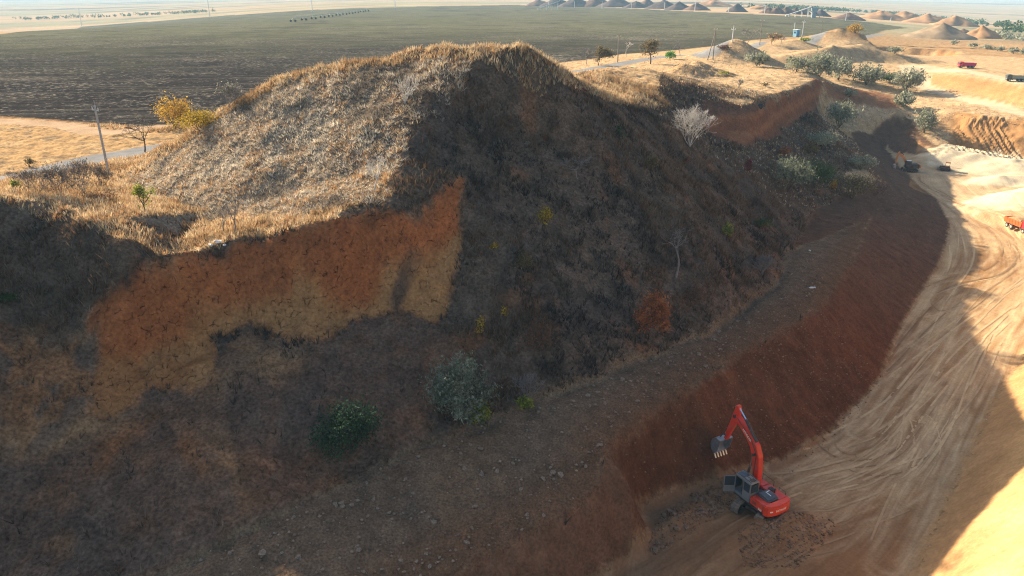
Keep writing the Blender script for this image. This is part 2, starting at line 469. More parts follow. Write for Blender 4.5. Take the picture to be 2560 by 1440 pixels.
# heaps of pale sand on the far floor and a low dark bank by the second excavator
for px, py, h, rx, ry, rot in ((2440,398,.8,13,5,-.2),(2530,420,1.7,12,6,0),(2500,455,1.3,9,4,.4),(2590,500,2.6,12,8,.3)):
    q_ = hit(px, py); pile(q_[0], q_[1], h, rx, ry, rot)
q_ = hit(2300,448); pile(q_[0], q_[1], 1.3, 6.5, 1.8, -0.75)
q_ = hit(2245,297); pile(q_[0], q_[1], 2.2, 3.0, 2.2, 0)

def zmesh(x, y):
    """height of the finished sheet (bilinear in the polar grid)"""
    x = np.atleast_1d(np.asarray(x, float)); y = np.atleast_1d(np.asarray(y, float))
    a = np.arctan2(x, y); r = np.hypot(x, y)
    fa = np.clip((a - az[0])/(az[1]-az[0]), 0, NA-1.001); ia = fa.astype(int); fa = fa - ia
    ir = np.clip(np.searchsorted(rr, r) - 1, 0, len(rr)-2); fr = np.clip((r - rr[ir])/(rr[ir+1]-rr[ir]), 0, 1)
    return (VZ[ir, ia]*(1-fa) + VZ[ir, ia+1]*fa)*(1-fr) + (VZ[ir+1, ia]*(1-fa) + VZ[ir+1, ia+1]*fa)*fr
def gsamp(A, x, y):
    a = np.arctan2(x, y); r = np.hypot(x, y)
    ia = np.clip(np.round((a - az[0])/(az[1]-az[0])).astype(int), 0, NA-1)
    ir = np.clip(np.searchsorted(rr, r), 0, len(rr)-1)
    return A[ir, ia]

# base colours (linear albedo)
def C3(r, g, b): return np.array([r, g, b])
CL = np.empty(VX.shape + (3,)); CL[:] = C3(.33, .205, .10)
def mix(m, c):
    global CL
    m = np.clip(m, 0, 1)[..., None]
    CL = CL*(1-m) + np.asarray(c)*m
nA = fbm(VX, VY, 9, 4, 61); nB = fbm(VX, VY, 2.5, 4, 62); nC = fbm(VX, VY, 30, 3, 63); nD = fbm(VX, VY, 0.9, 3, 64)
mix(sstep(-.1, .5, nB)*.55, C3(.42,.29,.155)); mix(sstep(.0, .6, nA)*.5, C3(.30,.15,.062)); mix(sstep(.15,.6,-nB)*.5, C3(.17,.115,.07))
mead = m_grass*sstep(95, 115, VY)*(1 - sstep(.25, .45, steep))*(VX > 15)*(RR < 330); mix(mead*.8, C3(.46,.30,.155)); mix(mead*sstep(.1,.5,nB)*.5, C3(.50,.36,.20)); mix(mead*sstep(.1,.5,-nA)*.4, C3(.38,.21,.09))
strawm = m_grass*sstep(112, 135, VY)*(VX > 12)*(RR < 330); mix(strawm*.7, C3(.43,.30,.165)); mix(strawm*sstep(.0,.45,nB)*.6, C3(.34,.225,.12)); mix(strawm*sstep(.1,.5,-nA)*.4, C3(.38,.22,.10))
# overgrown slopes: thin earth under matted grass
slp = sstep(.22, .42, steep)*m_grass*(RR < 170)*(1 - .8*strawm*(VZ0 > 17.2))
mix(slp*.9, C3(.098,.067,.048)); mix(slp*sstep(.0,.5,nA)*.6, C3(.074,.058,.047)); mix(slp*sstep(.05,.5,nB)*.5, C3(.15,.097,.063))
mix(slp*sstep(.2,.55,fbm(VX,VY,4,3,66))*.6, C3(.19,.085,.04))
# lit spur flank: grey matted grass, lightened in colour to look sunlit
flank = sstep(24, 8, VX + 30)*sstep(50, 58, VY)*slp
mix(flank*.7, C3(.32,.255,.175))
# lower slope under the scarp: bare reddish brown scree
scree_poly = W((-60,870),(120,880),(240,900),(330,960),(520,900),(640,830),(800,850),(1000,800),(1110,800),(1150,880),(1090,1000),(1070,1090),(900,1175),(700,1268),(500,1368),(380,1438),(200,1530),(-100,1560))
scree = soft(scree_poly, 1.2, 3.0)*m_grass
mix(scree*.9, C3(.135,.078,.050)); mix(scree*sstep(0,.5,nB)*.6, C3(.19,.092,.046)); mix(scree*sstep(.1,.6,-nA)*.6, C3(.105,.075,.056)); mix(scree*sstep(.25,.6,fbm(VX, VY, 5, 4, 67))*.6, C3(.26,.125,.055))
# cliff under the sunny meadow
cliff_poly = W((1765,250),(1830,268),(1872,273),(1900,262),(1945,240),(1990,227),(2025,209),(2048,198),(2055,246),(2030,270),(1990,300),(1950,330),(1905,352),(1860,362),(1800,345),(1745,310))
m_cliff = np.maximum(soft(cliff_poly, .5, .8), .8*soft(W((2048,199),(2075,207),(2100,217),(2180,227),(2240,242),(2240,276),(2180,266),(2100,256),(2060,250)), .8, 1.0))
mix(m_cliff, C3(.20,.085,.045)); mix(m_cliff*sstep(-.1,.3,np.sin(VZ0*2.6 + nA))*.6, C3(.30,.13,.06)); mix(m_cliff*sstep(17.2,18.2,VZ0)*.7, C3(.11,.07,.05))
m_grass = m_grass*(1 - m_cliff)
# orange scarp in bands
bandp = d_lip + 1.0*nA + 0.5*nB
mix(m_scarp, C3(.36,.112,.036)); mix(m_scarp*sstep(.1,.6,nB)*.5, C3(.41,.15,.052)); mix(m_scarp*sstep(-.1,-.6,nB)*.55, C3(.20,.073,.035))
band_l = W((150,985),(250,920),(400,858),(540,795),(700,750),(850,718),(960,692),(1060,645),(1130,595)); d_bl, s_bl, g_bl = poly_dist(VX, VY, band_l)
lowb = m_scarp*sstep(-.5, .6, -d_bl*g_bl + .8*nA + .4*nB); mix(lowb, C3(.38,.178,.066)); mix(lowb*sstep(-18, -26, VX + 2*nA)*.75, C3(.34,.125,.042)); mix(lowb*sstep(0,.5,nB)*.5, C3(.42,.20,.078)); mix(lowb*sstep(.1,.5,-nD)*.5, C3(.32,.14,.052))
mix(np.exp(-((d_lip - .08*nB)/(.15 + .10*np.abs(nA)))**4)*(VX < -6)*.85, C3(.045,.035,.028)); mix(m_scarp*sstep(1.6, .4, d_lip + .6*nB)*.8, C3(.33,.105,.035))  # dark lip band: topsoil tone painted in for the shade under overhanging turf
mix(m_scarp2*.85, C3(.27,.115,.048))
for (px, py, a, b, r_, c_) in ((650,905,3.2,1.3,.6,C3(.30,.16,.075)),(300,1100,2.6,1.0,.9,C3(.27,.105,.04)),(560,1140,3.0,.7,-.9,C3(.28,.14,.065)),(480,1120,2.2,.7,-.9,C3(.26,.11,.045)),(150,1080,3.5,.9,.5,C3(.33,.17,.075)),(700,1190,2.5,1.0,-.6,C3(.20,.09,.045)),(1180,850,2.2,1.0,.6,C3(.19,.085,.04))):
    q_ = hit(px, py); ca_, sa_ = math.cos(r_), math.sin(r_); dx_, dy_ = VX - q_[0] + nD*.7, VY - q_[1] + nB*.7
    mix(np.exp(-((dx_*ca_ + dy_*sa_)/a)**2 - ((dy_*ca_ - dx_*sa_)/b)**2)*(.75 + .8*nB), c_); mix(m_scarp2*sstep(.0,.5,nB)*.5, C3(.14,.09,.06))
# dark turf patches standing on the scarp
for (px, py, a, b) in ((1010,708,1.5,.38),):
    c_ = hit(px, py); mm = np.exp(-(((VX-c_[0])*.7+(VY-c_[1])*.7)/a)**4 - (((VX-c_[0])*-.7+(VY-c_[1])*.7)/b)**4); mix(mm*.85*(1+nB), C3(.13,.075,.045))
# bench
mix(m_bench, C3(.158,.098,.058)); mix(m_bench*sstep(0,.5,nA)*.6, C3(.175,.096,.050)); mix(m_bench*sstep(.0,.5,-nB)*.5, C3(.12,.080,.052))
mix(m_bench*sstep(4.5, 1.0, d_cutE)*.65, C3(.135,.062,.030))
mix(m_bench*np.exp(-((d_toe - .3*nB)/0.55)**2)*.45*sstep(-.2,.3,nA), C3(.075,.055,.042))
# lower cut
mix(m_cut, C3(.135,.052,.024)); mix(m_cut*sstep(.0,.5,nA)*.6, C3(.095,.038,.019)); mix(m_cut*sstep(.05,.55,nB)*.45, C3(.165,.070,.034))
mix(m_cut*sstep(60, 85, VY)*.6, C3(.125,.070,.044)); mix(m_cut*sstep(85, 120, VY)*.7, C3(.115,.076,.052))
butt_poly = W((900,1620),(1133,1440),(1300,1345),(1440,1262),(1500,1200),(1524,1110),(1548,1160),(1583,1222),(1600,1290),(1606,1368),(1515,1436),(1300,1640))
m_butt = soft(butt_poly, .35, .3)
mix(m_butt*.95, C3(.165,.080,.042)); mix(m_butt*sstep(0,.5,nB)*.6, C3(.19,.095,.05)); mix(m_butt*sstep(.1,.5,-nA)*.5, C3(.13,.068,.038))
# recess behind the bucket is freshly dug
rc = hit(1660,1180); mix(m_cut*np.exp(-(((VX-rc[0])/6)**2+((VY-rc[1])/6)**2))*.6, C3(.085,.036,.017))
# floor
st1 = fbm(c_mid*2.2, s_mid*0.12, 1.0, 4, 71); st2 = fbm(c_mid*0.55, s_mid*0.05, 1.0, 3, 72)
mix(m_floor, C3(.30,.165,.072)); mix(m_floor*sstep(-.15,.35,st2)*.8, C3(.46,.31,.16)); mix(m_floor*sstep(.05,.4,fbm(VX, VY, 11, 3, 75))*.55, C3(.25,.13,.06)); mix(m_floor*sstep(.0,.5,st1)*.25, C3(.52,.37,.21)); mix(m_floor*sstep(.05,.5,-st1)*.3, C3(.26,.15,.075)); mix(m_floor*sstep(.1,.5,nA)*.5, C3(.29,.17,.09))
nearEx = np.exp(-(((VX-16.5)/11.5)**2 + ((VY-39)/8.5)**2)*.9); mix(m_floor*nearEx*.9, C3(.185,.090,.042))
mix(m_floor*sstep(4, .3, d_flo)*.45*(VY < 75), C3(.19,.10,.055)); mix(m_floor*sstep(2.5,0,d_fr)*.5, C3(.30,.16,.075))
mix(m_floor*sstep(95, 130, VY)*.5, C3(.47,.36,.22))
# tyre tracks: families of crossing wheel ruts
FLK = (m_floor > .02) & (RR < 170)
fx_, fy_ = VX[FLK], VY[FLK]
lightm = np.zeros(fx_.shape); darkm = np.zeros(fx_.shape)
trng = np.random.RandomState(5)
TRACKS = []
FAM = [ # photo points, how many, spread (m), light or dark
 (((2620,680),(2500,770),(2380,880),(2250,1010),(2130,1120),(2000,1190)), 6, 1.9, 1),
 (((2600,640),(2480,740),(2340,860),(2230,970),(2150,1080)), 5, 1.6, 1),
 (((2230,1460),(2290,1300),(2350,1150),(2420,1000),(2500,880),(2600,780)), 5, 1.5, 1),
 (((2020,1270),(2150,1220),(2260,1150),(2330,1050),(2400,930),(2450,830)), 4, 1.2, 1),
 (((1960,1220),(2060,1190),(2160,1150),(2250,1110)), 6, 1.4, 1),
 (((2080,1060),(2090,1110),(2150,1140),(2240,1120),(2300,1060),(2360,960)), 3, .9, 0),
 (((2100,1150),(2200,1100),(2270,1040),(2290,1100),(2240,1180)), 2, .9, 1),
 (((2440,545),(2510,600),(2520,650),(2470,690),(2370,710),(2300,740),(2290,775),(2340,790),(2430,750),(2560,660)), 3, 1.0, 0),
 (((2440,545),(2510,600),(2520,650),(2470,690),(2370,710),(2300,740),(2290,775),(2340,790),(2430,750),(2560,660)), 2, 1.6, 1),
 (((2330,450),(2400,510),(2470,560),(2530,620),(2570,700)), 5, 2.2, 1),
 (((2300,470),(2380,540),(2400,640),(2340,740),(2280,850)), 3, 1.1, 1),
 (((2250,430),(2330,480),(2400,510),(2500,560)), 3, 1.6, 0),
 (((2190,1010),(2260,900),(2330,800),(2420,720)), 3, 1.2, 0),
 (((1780,1460),(1900,1370),(2050,1300),(2180,1230)), 4, 1.4, 1),
 (((1500,1470),(1650,1400),(1800,1310),(1880,1280)), 3, .9, 0),
]
for pts_, k_, sp_, li_ in FAM:
    base = W(*pts_)
    for _ in range(k_):
        o1 = trng.normal(0, sp_, 2); o2 = trng.normal(0, sp_, 2); nb = len(base)
        c_ = spline([(x + o1[0]*(1-i/(nb-1)) + o2[0]*i/(nb-1) + trng.normal(0, sp_*.18), y + o1[1]*(1-i/(nb-1)) + o2[1]*i/(nb-1) + trng.normal(0, sp_*.18)) for i, (x, y) in enumerate(base)], 5)
        bx = [q[0] for q in c_]; by_ = [q[1] for q in c_]
        kk = (fx_ > min(bx)-2) & (fx_ < max(bx)+2) & (fy_ > min(by_)-2) & (fy_ < max(by_)+2)
        if not kk.any(): continue
        dd, ss, gg = poly_dist_(fx_[kk], fy_[kk], c_)
        TRACKS.append((c_, li_, trng.uniform(.3, 1)))
        half = .95; wd = trng.uniform(.16, .30)
        mk = np.exp(-((dd - half)/wd)**2)*np.clip(.75 + .9*fbm(ss, gg*3, 3.0, 2, trng.randint(99)), 0, 1)*trng.uniform(.45, 1)
        if li_: lightm[kk] = np.maximum(lightm[kk], mk)
        else: darkm[kk] = np.maximum(darkm[kk], mk)
LT = np.zeros(VX.shape); LT[FLK] = lightm; DT = np.zeros(VX.shape); DT[FLK] = darkm
mix(m_floor*DT*.75, C3(.19,.10,.05)); mix(m_floor*LT*(1-.85*nearEx)*.65, C3(.58,.42,.24))
VZ = VZ - m_floor*(LT + DT)*.04
# wall in the sun
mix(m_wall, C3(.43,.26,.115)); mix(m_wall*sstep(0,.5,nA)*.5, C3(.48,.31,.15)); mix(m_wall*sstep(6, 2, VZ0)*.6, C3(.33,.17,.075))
far_wall = sstep(.25,.5,steep)*(VY > 125)*(VX > .555*VY)*(RR < 420); mix(far_wall*.85, C3(.35,.178,.07)); mix(m_rib, C3(.35,.185,.075))
sand = np.zeros(VX.shape)
for px, py, rx in ((2440,398,11),(2530,420,12),(2500,455,7),(2590,500,12)):
    c_ = hit(px, py); sand = np.maximum(sand, sstep(1.15, .75, np.hypot((VX-c_[0])/rx, (VY-c_[1])/(rx*.6)) + .3*nB))
mix(sand*(VY > 90), C3(.56,.45,.29))
# roads and fields
m_haul = m_haul*(1 - .9*far_wall); mix(m_haul, C3(.50,.38,.24))
mix(m_stub, C3(.36,.225,.105)); mix(m_stub*sstep(.0,.5,nB)*.6, C3(.43,.30,.16)); mix(m_stub*sstep(.1,.5,fbm(VX,VY,3,3,81))*.6, C3(.13,.10,.07))
mix(m_trk, C3(.36,.25,.155))
mix(m_field, C3(.024,.021,.020)); mix(m_field*sstep(170, 460, RR + 60*nC)*.8, C3(.115,.112,.062)); mix(m_field*sstep(.1,.6,fbm(VX*.35,VY,18,3,83))*.4, C3(.085,.07,.052)); mix(m_field*sstep(.05,.4,fbm(VX*.03 + VY*.01, VY*.42 - VX*.05, 1.0, 3, 84))*.45, C3(.085,.074,.056)); mix(m_field*sstep(.1,.45,-fbm(VX*.02, VY*.16 - VX*.02, 1.0, 3, 85))*.5, C3(.030,.027,.026))
mix(m_road, C3(.20,.195,.185)); mix(m_road*sstep(1.9,2.6,d_road + .5*nB)*.6, C3(.30,.21,.13))
# far plain: pale stubble, winter crops and dark ploughland in long strips
fp = sstep(420, 600, RR)*(1-m_field)
strip = fbm(VX*.12 + VY*.03, VY*.9, 160, 2, 91)
mix(fp*.8, C3(.33,.25,.16)); mix(fp*sstep(.0,.12,strip)*.7, C3(.22,.22,.13)); mix(fp*sstep(.05,.15,-strip)*.7, C3(.38,.27,.16)); mix(fp*sstep(.3,.38,strip)*.8, C3(.08,.075,.07))
edge_l = W((0,84),(205,64)); dE, sE, gE = poly_dist(VX, VY, [(-600, 330)] + edge_l + [(-90, 420)])
CL = np.clip(CL, .01, .9)

# streak coordinates
SU = np.zeros(VX.shape + (3,))
mc = (m_cut > .5) | (m_bench > .5) | (m_wall > .5)
SU[..., 0] = np.where(m_floor > .5, c_mid, np.where(m_wall > .5, s_fr*.35, s_cut)); SU[..., 1] = np.where(m_floor > .5, s_mid*.06, VZ*.35)

# ---- materials
def nmat(name):
    m = bpy.data.materials.new(name); m.use_nodes = True
    return m, m.node_tree, m.node_tree.nodes['Principled BSDF']
def earth(name, fine=(6.0, .35), mid=(.8, .25), bump=.35, bumpd=.08, streak=0.0, sscale=(6., 1.), cracks=False, specks=None, rough=.95, rows=0.0):
    m, t, b = nmat(name)
    N, L = t.nodes, t.links
    b.inputs['Roughness'].default_value = rough; b.inputs['Specular IOR Level'].default_value = 0.0
    at = N.new('ShaderNodeAttribute'); at.attribute_name = 'tint'
    tc = N.new('ShaderNodeTexCoord')
    cur = at.outputs['Color']; hsum = None
    def noise(scale, detail=5, vec=None, rough_=.6):
        n = N.new('ShaderNodeTexNoise'); n.inputs['Scale'].default_value = scale; n.inputs['Detail'].default_value = detail; n.inputs['Roughness'].default_value = rough_
        L.new(vec or tc.outputs['Object'], n.inputs['Vector']); return n
    def mul(fac_out, lo, hi, c):
        mr = N.new('ShaderNodeMapRange'); mr.inputs['From Min'].default_value = .3; mr.inputs['From Max'].default_value = .7
        mr.inputs['To Min'].default_value = lo; mr.inputs['To Max'].default_value = hi
        L.new(fac_out, mr.inputs['Value'])
        mx = N.new('ShaderNodeVectorMath'); mx.operation = 'SCALE'; L.new(c, mx.inputs[0]); L.new(mr.outputs[0], mx.inputs['Scale']); return mx.outputs[0]
    n1 = noise(fine[0]); cur = mul(n1.outputs['Fac'], 1-fine[1], 1+fine[1], cur)
    n2 = noise(mid[0], 6); cur = mul(n2.outputs['Fac'], 1-mid[1], 1+mid[1], cur)
    hsum = n1.outputs['Fac']
    if streak or rows:
        su = N.new('ShaderNodeAttribute'); su.attribute_name = 'suv'
        mp = N.new('ShaderNodeMapping'); mp.inputs['Scale'].default_value = (sscale[0], sscale[1], 1)
        L.new(su.outputs['Vector'], mp.inputs['Vector'])
        n3 = noise(1.0, 6, mp.outputs[0], .65); cur = mul(n3.outputs['Fac'], 1-streak, 1+streak, cur)
        ad = N.new('ShaderNodeMath'); ad.operation = 'ADD'; L.new(hsum, ad.inputs[0]); L.new(n3.outputs['Fac'], ad.inputs[1]); hsum = ad.outputs[0]
    if cracks:
        dn = noise(.9, 3)
        ms = N.new('ShaderNodeMixRGB'); ms.blend_type = 'ADD'; ms.inputs[0].default_value = 2.2
        L.new(tc.outputs['Object'], ms.inputs[1]); L.new(dn.outputs['Color'], ms.inputs[2])
        mp = N.new('ShaderNodeMapping'); mp.inputs['Rotation'].default_value = (0, 0, .8); mp.inputs['Scale'].default_value = (1.25, .62, .8); L.new(ms.outputs[0], mp.inputs['Vector'])
        vo = N.new('ShaderNodeTexVoronoi'); vo.feature = 'DISTANCE_TO_EDGE'; vo.inputs['Scale'].default_value = 1.5; L.new(mp.outputs[0], vo.inputs['Vector'])
        gate = noise(1.9, 3); gm = N.new('ShaderNodeMapRange'); gm.inputs['From Min'].default_value = .50; gm.inputs['From Max'].default_value = .60; L.new(gate.outputs['Fac'], gm.inputs['Value'])
        cr = N.new('ShaderNodeMapRange'); cr.inputs['From Min'].default_value = .0; cr.inputs['From Max'].default_value = .034; cr.inputs['To Min'].default_value = 1; cr.inputs['To Max'].default_value = 0
        L.new(vo.outputs['Distance'], cr.inputs['Value'])
        mm = N.new('ShaderNodeMath'); mm.operation = 'MULTIPLY'; L.new(cr.outputs[0], mm.inputs[0]); L.new(gm.outputs[0], mm.inputs[1])
        inv = N.new('ShaderNodeMath'); inv.operation = 'MULTIPLY_ADD'; inv.inputs[1].default_value = -.6; inv.inputs[2].default_value = 1; L.new(mm.outputs[0], inv.inputs[0])
        mx = N.new('ShaderNodeVectorMath'); mx.operation = 'SCALE'; L.new(cur, mx.inputs[0]); L.new(inv.outputs[0], mx.inputs['Scale']); cur = mx.outputs[0]
        ad = N.new('ShaderNodeMath'); ad.operation = 'SUBTRACT'; L.new(hsum, ad.inputs[0]); L.new(mm.outputs[0], ad.inputs[1]); hsum = ad.outputs[0]
    if specks:
        col_, thr, sc_, stretch = specks
        mp = N.new('ShaderNodeMapping'); mp.inputs['Rotation'].default_value = (0, 0, stretch[1]); mp.inputs['Scale'].default_value = (stretch[0], 1, 1); L.new(tc.outputs['Object'], mp.inputs['Vector'])
        ns = noise(sc_, 4, mp.outputs[0], .75)
        big = noise(.03, 3, mp.outputs[0])
        tt = N.new('ShaderNodeMath'); tt.operation = 'MULTIPLY_ADD'; tt.inputs[1].default_value = .35; L.new(big.outputs['Fac'], tt.inputs[0]); L.new(ns.outputs['Fac'], tt.inputs[2])
        mr = N.new('ShaderNodeMapRange'); mr.inputs['From Min'].default_value = thr; mr.inputs['From Max'].default_value = thr + .10; L.new(tt.outputs[0], mr.inputs['Value'])
        mx = N.new('ShaderNodeMixRGB'); L.new(mr.outputs[0], mx.inputs[0]); L.new(cur, mx.inputs[1]); mx.inputs[2].default_value = (*col_, 1); cur = mx.outputs[0]
    L.new(cur, b.inputs['Base Color'])
    bp = N.new('ShaderNodeBump'); bp.inputs['Strength'].default_value = bump; bp.inputs['Distance'].default_value = bumpd
    L.new(hsum, bp.inputs['Height']); L.new(bp.outputs[0], b.inputs['Normal'])
    return m

EM = {
 'grassy_ground': earth('dry_turf', (5., .40), (.7, .30), .7, .15),
 'hillside': earth('matted_turf', (4.5, .50), (.8, .35), .9, .22),
 'orange_scarp': earth('rust_clay', (4., .30), (.9, .22), .9, .2, cracks=True),
 'stony_bench': earth('stony_earth', (7., .45), (1.0, .28), .8, .12),
 'cut_face': earth('red_earth', (5., .30), (.8, .22), .9, .14, streak=.20, sscale=(1.1, 1.2)),
 'pit_floor': earth('packed_sand', (5., .16), (.5, .14), .35, .05, streak=.13, sscale=(4.5, .9)),
 'sand_wall': earth('sand_face', (3., .16), (.35, .16), .6, .12, streak=.14, sscale=(2., 1.2)),
 'plowed_field': earth('ploughed_soil', (3., .35), (.12, .25), .6, .12, specks=((.19,.165,.13), .735, .95, (.8, .15))),
 'stubble_strip': earth('stubble', (3.5, .35), (.9, .12), .6, .1, specks=((.14,.10,.06), .70, 1.3, (.6, .35))),
 'road': earth('worn_asphalt', (6., .15), (.6, .15), .15, .02),
 'dirt_track': earth('pale_dirt', (4., .2), (.5, .18), .3, .04),
 'haul_road': earth('pale_sand_road', (2., .12), (.3, .12), .2, .04),
 'plain': earth('far_fields', (.3, .2), (.01, .2), .1, .1),
}
zone_names = ['grassy_ground','hillside','orange_scarp','stony_bench','cut_face','pit_floor','sand_wall','plowed_field','stubble_strip','road','dirt_track','haul_road','plain']
ZN = np.zeros(VX.shape, int)
ZN[(steep > .3) & (RR < 190) & (VX < 75)] = 1
ZN[m_stub > .5] = 8; ZN[m_trk > .5] = 10
ZN[fp > .5] = 12
ZN[m_field > .5] = 7; ZN[m_road > .5] = 9
ZN[(m_wall > .5)] = 6; ZN[(far_wall > .5)] = 6; ZN[m_haul > .5] = 11
ZN[m_cliff > .5] = 2; ZN[m_cut > .5] = 4; ZN[m_bench > .5] = 3; ZN[m_scarp > .5] = 2; ZN[m_floor > .5] = 5

# smooth normals of the whole sheet, shared by every piece cut from it
Pg = np.stack([VX, VY, VZ], -1)
Ngr = np.cross(np.gradient(Pg, axis=1), np.gradient(Pg, axis=0)); Ngr /= np.maximum(np.linalg.norm(Ngr, axis=-1, keepdims=True), 1e-9)
if Ngr[100, 100, 2] < 0: Ngr = -Ngr

def np_mesh(name, V, F, mat, parent=None, tint=None, suv=None, normals=None, smooth=True):
    """one mesh object from arrays; F is (n,3) or (n,4)"""
    me = bpy.data.meshes.new(name); k = F.shape[1]
    me.vertices.add(len(V)); me.vertices.foreach_set('co', np.ascontiguousarray(V, np.float32).ravel())
    me.loops.add(F.size); me.loops.foreach_set('vertex_index', np.ascontiguousarray(F, np.int32).ravel())
    me.polygons.add(len(F)); me.polygons.foreach_set('loop_start', np.arange(0, F.size, k, dtype=np.int32))
    me.update(calc_edges=True)
    if smooth: me.polygons.foreach_set('use_smooth', np.ones(len(F), bool))
    if tint is not None:
        a = me.attributes.new('tint', 'FLOAT_COLOR', 'POINT'); a.data.foreach_set('color', np.concatenate([tint, np.ones((len(V), 1))], 1).astype(np.float32).ravel())
    if suv is not None:
        a = me.attributes.new('suv', 'FLOAT_VECTOR', 'POINT'); a.data.foreach_set('vector', np.ascontiguousarray(suv, np.float32).ravel())
    if normals is not None: me.normals_split_custom_set_from_vertices(np.ascontiguousarray(normals, np.float32))
    me.materials.append(mat)
    o = bpy.data.objects.new(name, me); col.objects.link(o)
    if parent: o.parent = parent
    return o

qg = np.arange(VX.size).reshape(VX.shape)
FQ = np.stack([qg[:-1,:-1], qg[:-1,1:], qg[1:,1:], qg[1:,:-1]], -1).reshape(-1, 4)
fz = ZN.ravel()[FQ[:, 0]]
for zi, nm in enumerate(zone_names):
    f = FQ[fz == zi]
    if not len(f): continue
    u, inv = np.unique(f.ravel(), return_inverse=True)
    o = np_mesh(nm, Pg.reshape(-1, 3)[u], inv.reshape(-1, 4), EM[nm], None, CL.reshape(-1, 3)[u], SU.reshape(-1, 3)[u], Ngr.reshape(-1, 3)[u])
    o['kind'] = 'structure'

# crisp wheel marks pressed into the floor: thin strips a finger above the sheet
def wheel_marks():
    Vs, Fs, Ts, k0 = [], [], [], 0
    r_ = np.random.RandomState(8)
    for c_, li_, w_ in TRACKS:
        P_ = np.array(spline(c_, 3)); d = np.gradient(P_, axis=0); d /= np.maximum(np.linalg.norm(d, axis=1, keepdims=True), 1e-6); n = np.stack([-d[:, 1], d[:, 0]], 1)
        for side in (-.95, .95):
            for sub in range(r_.randint(0, 3)):
                o_ = side + r_.uniform(-.16, .16); wd = r_.uniform(.10, .24)
                a, b = sorted(r_.randint(0, len(P_), 2))
                if b - a < 8: a, b = 0, len(P_)
                C_ = P_[a:b] + n[a:b]*o_; L_, R_2 = C_ - n[a:b]*wd/2, C_ + n[a:b]*wd/2
                ok = (gsamp(m_floor, C_[:, 0], C_[:, 1]) > .8) & (fbm(C_[:, 0], C_[:, 1], 4.0, 2, r_.randint(80)) > -.22)
                base = gsamp(CL, C_[:, 0], C_[:, 1]); ne = gsamp(nearEx, C_[:, 0], C_[:, 1])[:, None]
                tgt = np.array((.60,.42,.225) if li_ else (.20,.105,.05)); f = (w_*.75*np.sin(np.linspace(.15, np.pi-.15, len(C_)))[:, None])*(1-.8*ne)
                T = base*(1-f) + tgt*f; m = len(C_)
                V = np.empty((m*2, 3)); V[0::2, :2] = L_; V[1::2, :2] = R_2; V[:, 2] = zmesh(V[:, 0], V[:, 1]) + .03
                i = np.arange(m-1)[ok[:-1] & ok[1:]]
                Vs.append(V); Fs.append(np.stack([2*i, 2*i+1, 2*i+3, 2*i+2], 1) + k0); Ts.append(np.repeat(T, 2, 0)); k0 += 2*m
    o = np_mesh('wheel_marks', np.concatenate(Vs), np.concatenate(Fs), EM['haul_road'], None, np.concatenate(Ts)); o['kind'] = 'stuff'
    tag(o, 'pale and dark wheel marks crossing the pit floor', 'tracks')
wheel_marks()
# ------------------------------------------------------------------ builders
def place(px, py):
    """ground point seen at a photo position, on the finished sheet"""
    h = hit(px, py)
    z = float(zmesh(h[0], h[1])[0])
    d = ray(px, py)                       # one correction for the added relief
    t = (z - CAM_Z)/d[2]
    if abs(t*d[1] - h[1]) < 6:
        h[0], h[1] = d[0]*t, d[1]*t
        z = float(zmesh(h[0], h[1])[0])
    return np.array([h[0], h[1], z])
def top_z(y, py):
    v = (720.0 - py)/FPX
    w = (y*sinP - v*y*cosP)/(cosP + v*sinP)
    return CAM_Z - w
def depth(p): return p[1]*cosP + (CAM_Z - p[2])*sinP
def pxm(p): return FPX/depth(p)          # photo pixels per metre there

def empty(name, loc, rz=0.0, label=None, cat=None, group=None, scale=1.0):
    o = bpy.data.objects.new(name, None); col.objects.link(o)
    o.empty_display_size = 0.3
    o.location = tuple(float(v) for v in loc); o.rotation_euler = (0, 0, rz); o.scale = (scale,)*3
    return tag(o, label, cat, group)

def pmat(name, c, rough=.5, metal=0.0, var=.18, nscale=3.0, dust=0.0, spec=.4):
    m, t, b = nmat(name); N, L = t.nodes, t.links
    b.inputs['Roughness'].default_value = rough; b.inputs['Metallic'].default_value = metal; b.inputs['Specular IOR Level'].default_value = spec
    tc = N.new('ShaderNodeTexCoord'); n = N.new('ShaderNodeTexNoise'); n.inputs['Scale'].default_value = nscale; n.inputs['Detail'].default_value = 6
    L.new(tc.outputs['Object'], n.inputs['Vector'])
    mr = N.new('ShaderNodeMapRange'); mr.inputs['From Min'].default_value = .3; mr.inputs['From Max'].default_value = .7
    mr.inputs['To Min'].default_value = 1-var; mr.inputs['To Max'].default_value = 1+var; L.new(n.outputs['Fac'], mr.inputs['Value'])
    rg = N.new('ShaderNodeRGB'); rg.outputs[0].default_value = (*c, 1)
    mx = N.new('ShaderNodeVectorMath'); mx.operation = 'SCALE'; L.new(rg.outputs[0], mx.inputs[0]); L.new(mr.outputs[0], mx.inputs['Scale'])
    out = mx.outputs[0]
    if dust:
        n2 = N.new('ShaderNodeTexNoise'); n2.inputs['Scale'].default_value = 1.7; n2.inputs['Detail'].default_value = 8; n2.inputs['Roughness'].default_value = .7; L.new(tc.outputs['Object'], n2.inputs['Vector'])
        m2 = N.new('ShaderNodeMapRange'); m2.inputs['From Min'].default_value = .42; m2.inputs['From Max'].default_value = .75; m2.inputs['To Max'].default_value = dust; L.new(n2.outputs['Fac'], m2.inputs['Value'])
        mm = N.new('ShaderNodeMixRGB'); mm.inputs[2].default_value = (.26, .17, .10, 1); L.new(m2.outputs[0], mm.inputs[0]); L.new(out, mm.inputs[1]); out = mm.outputs[0]
    L.new(out, b.inputs['Base Color'])
    return m

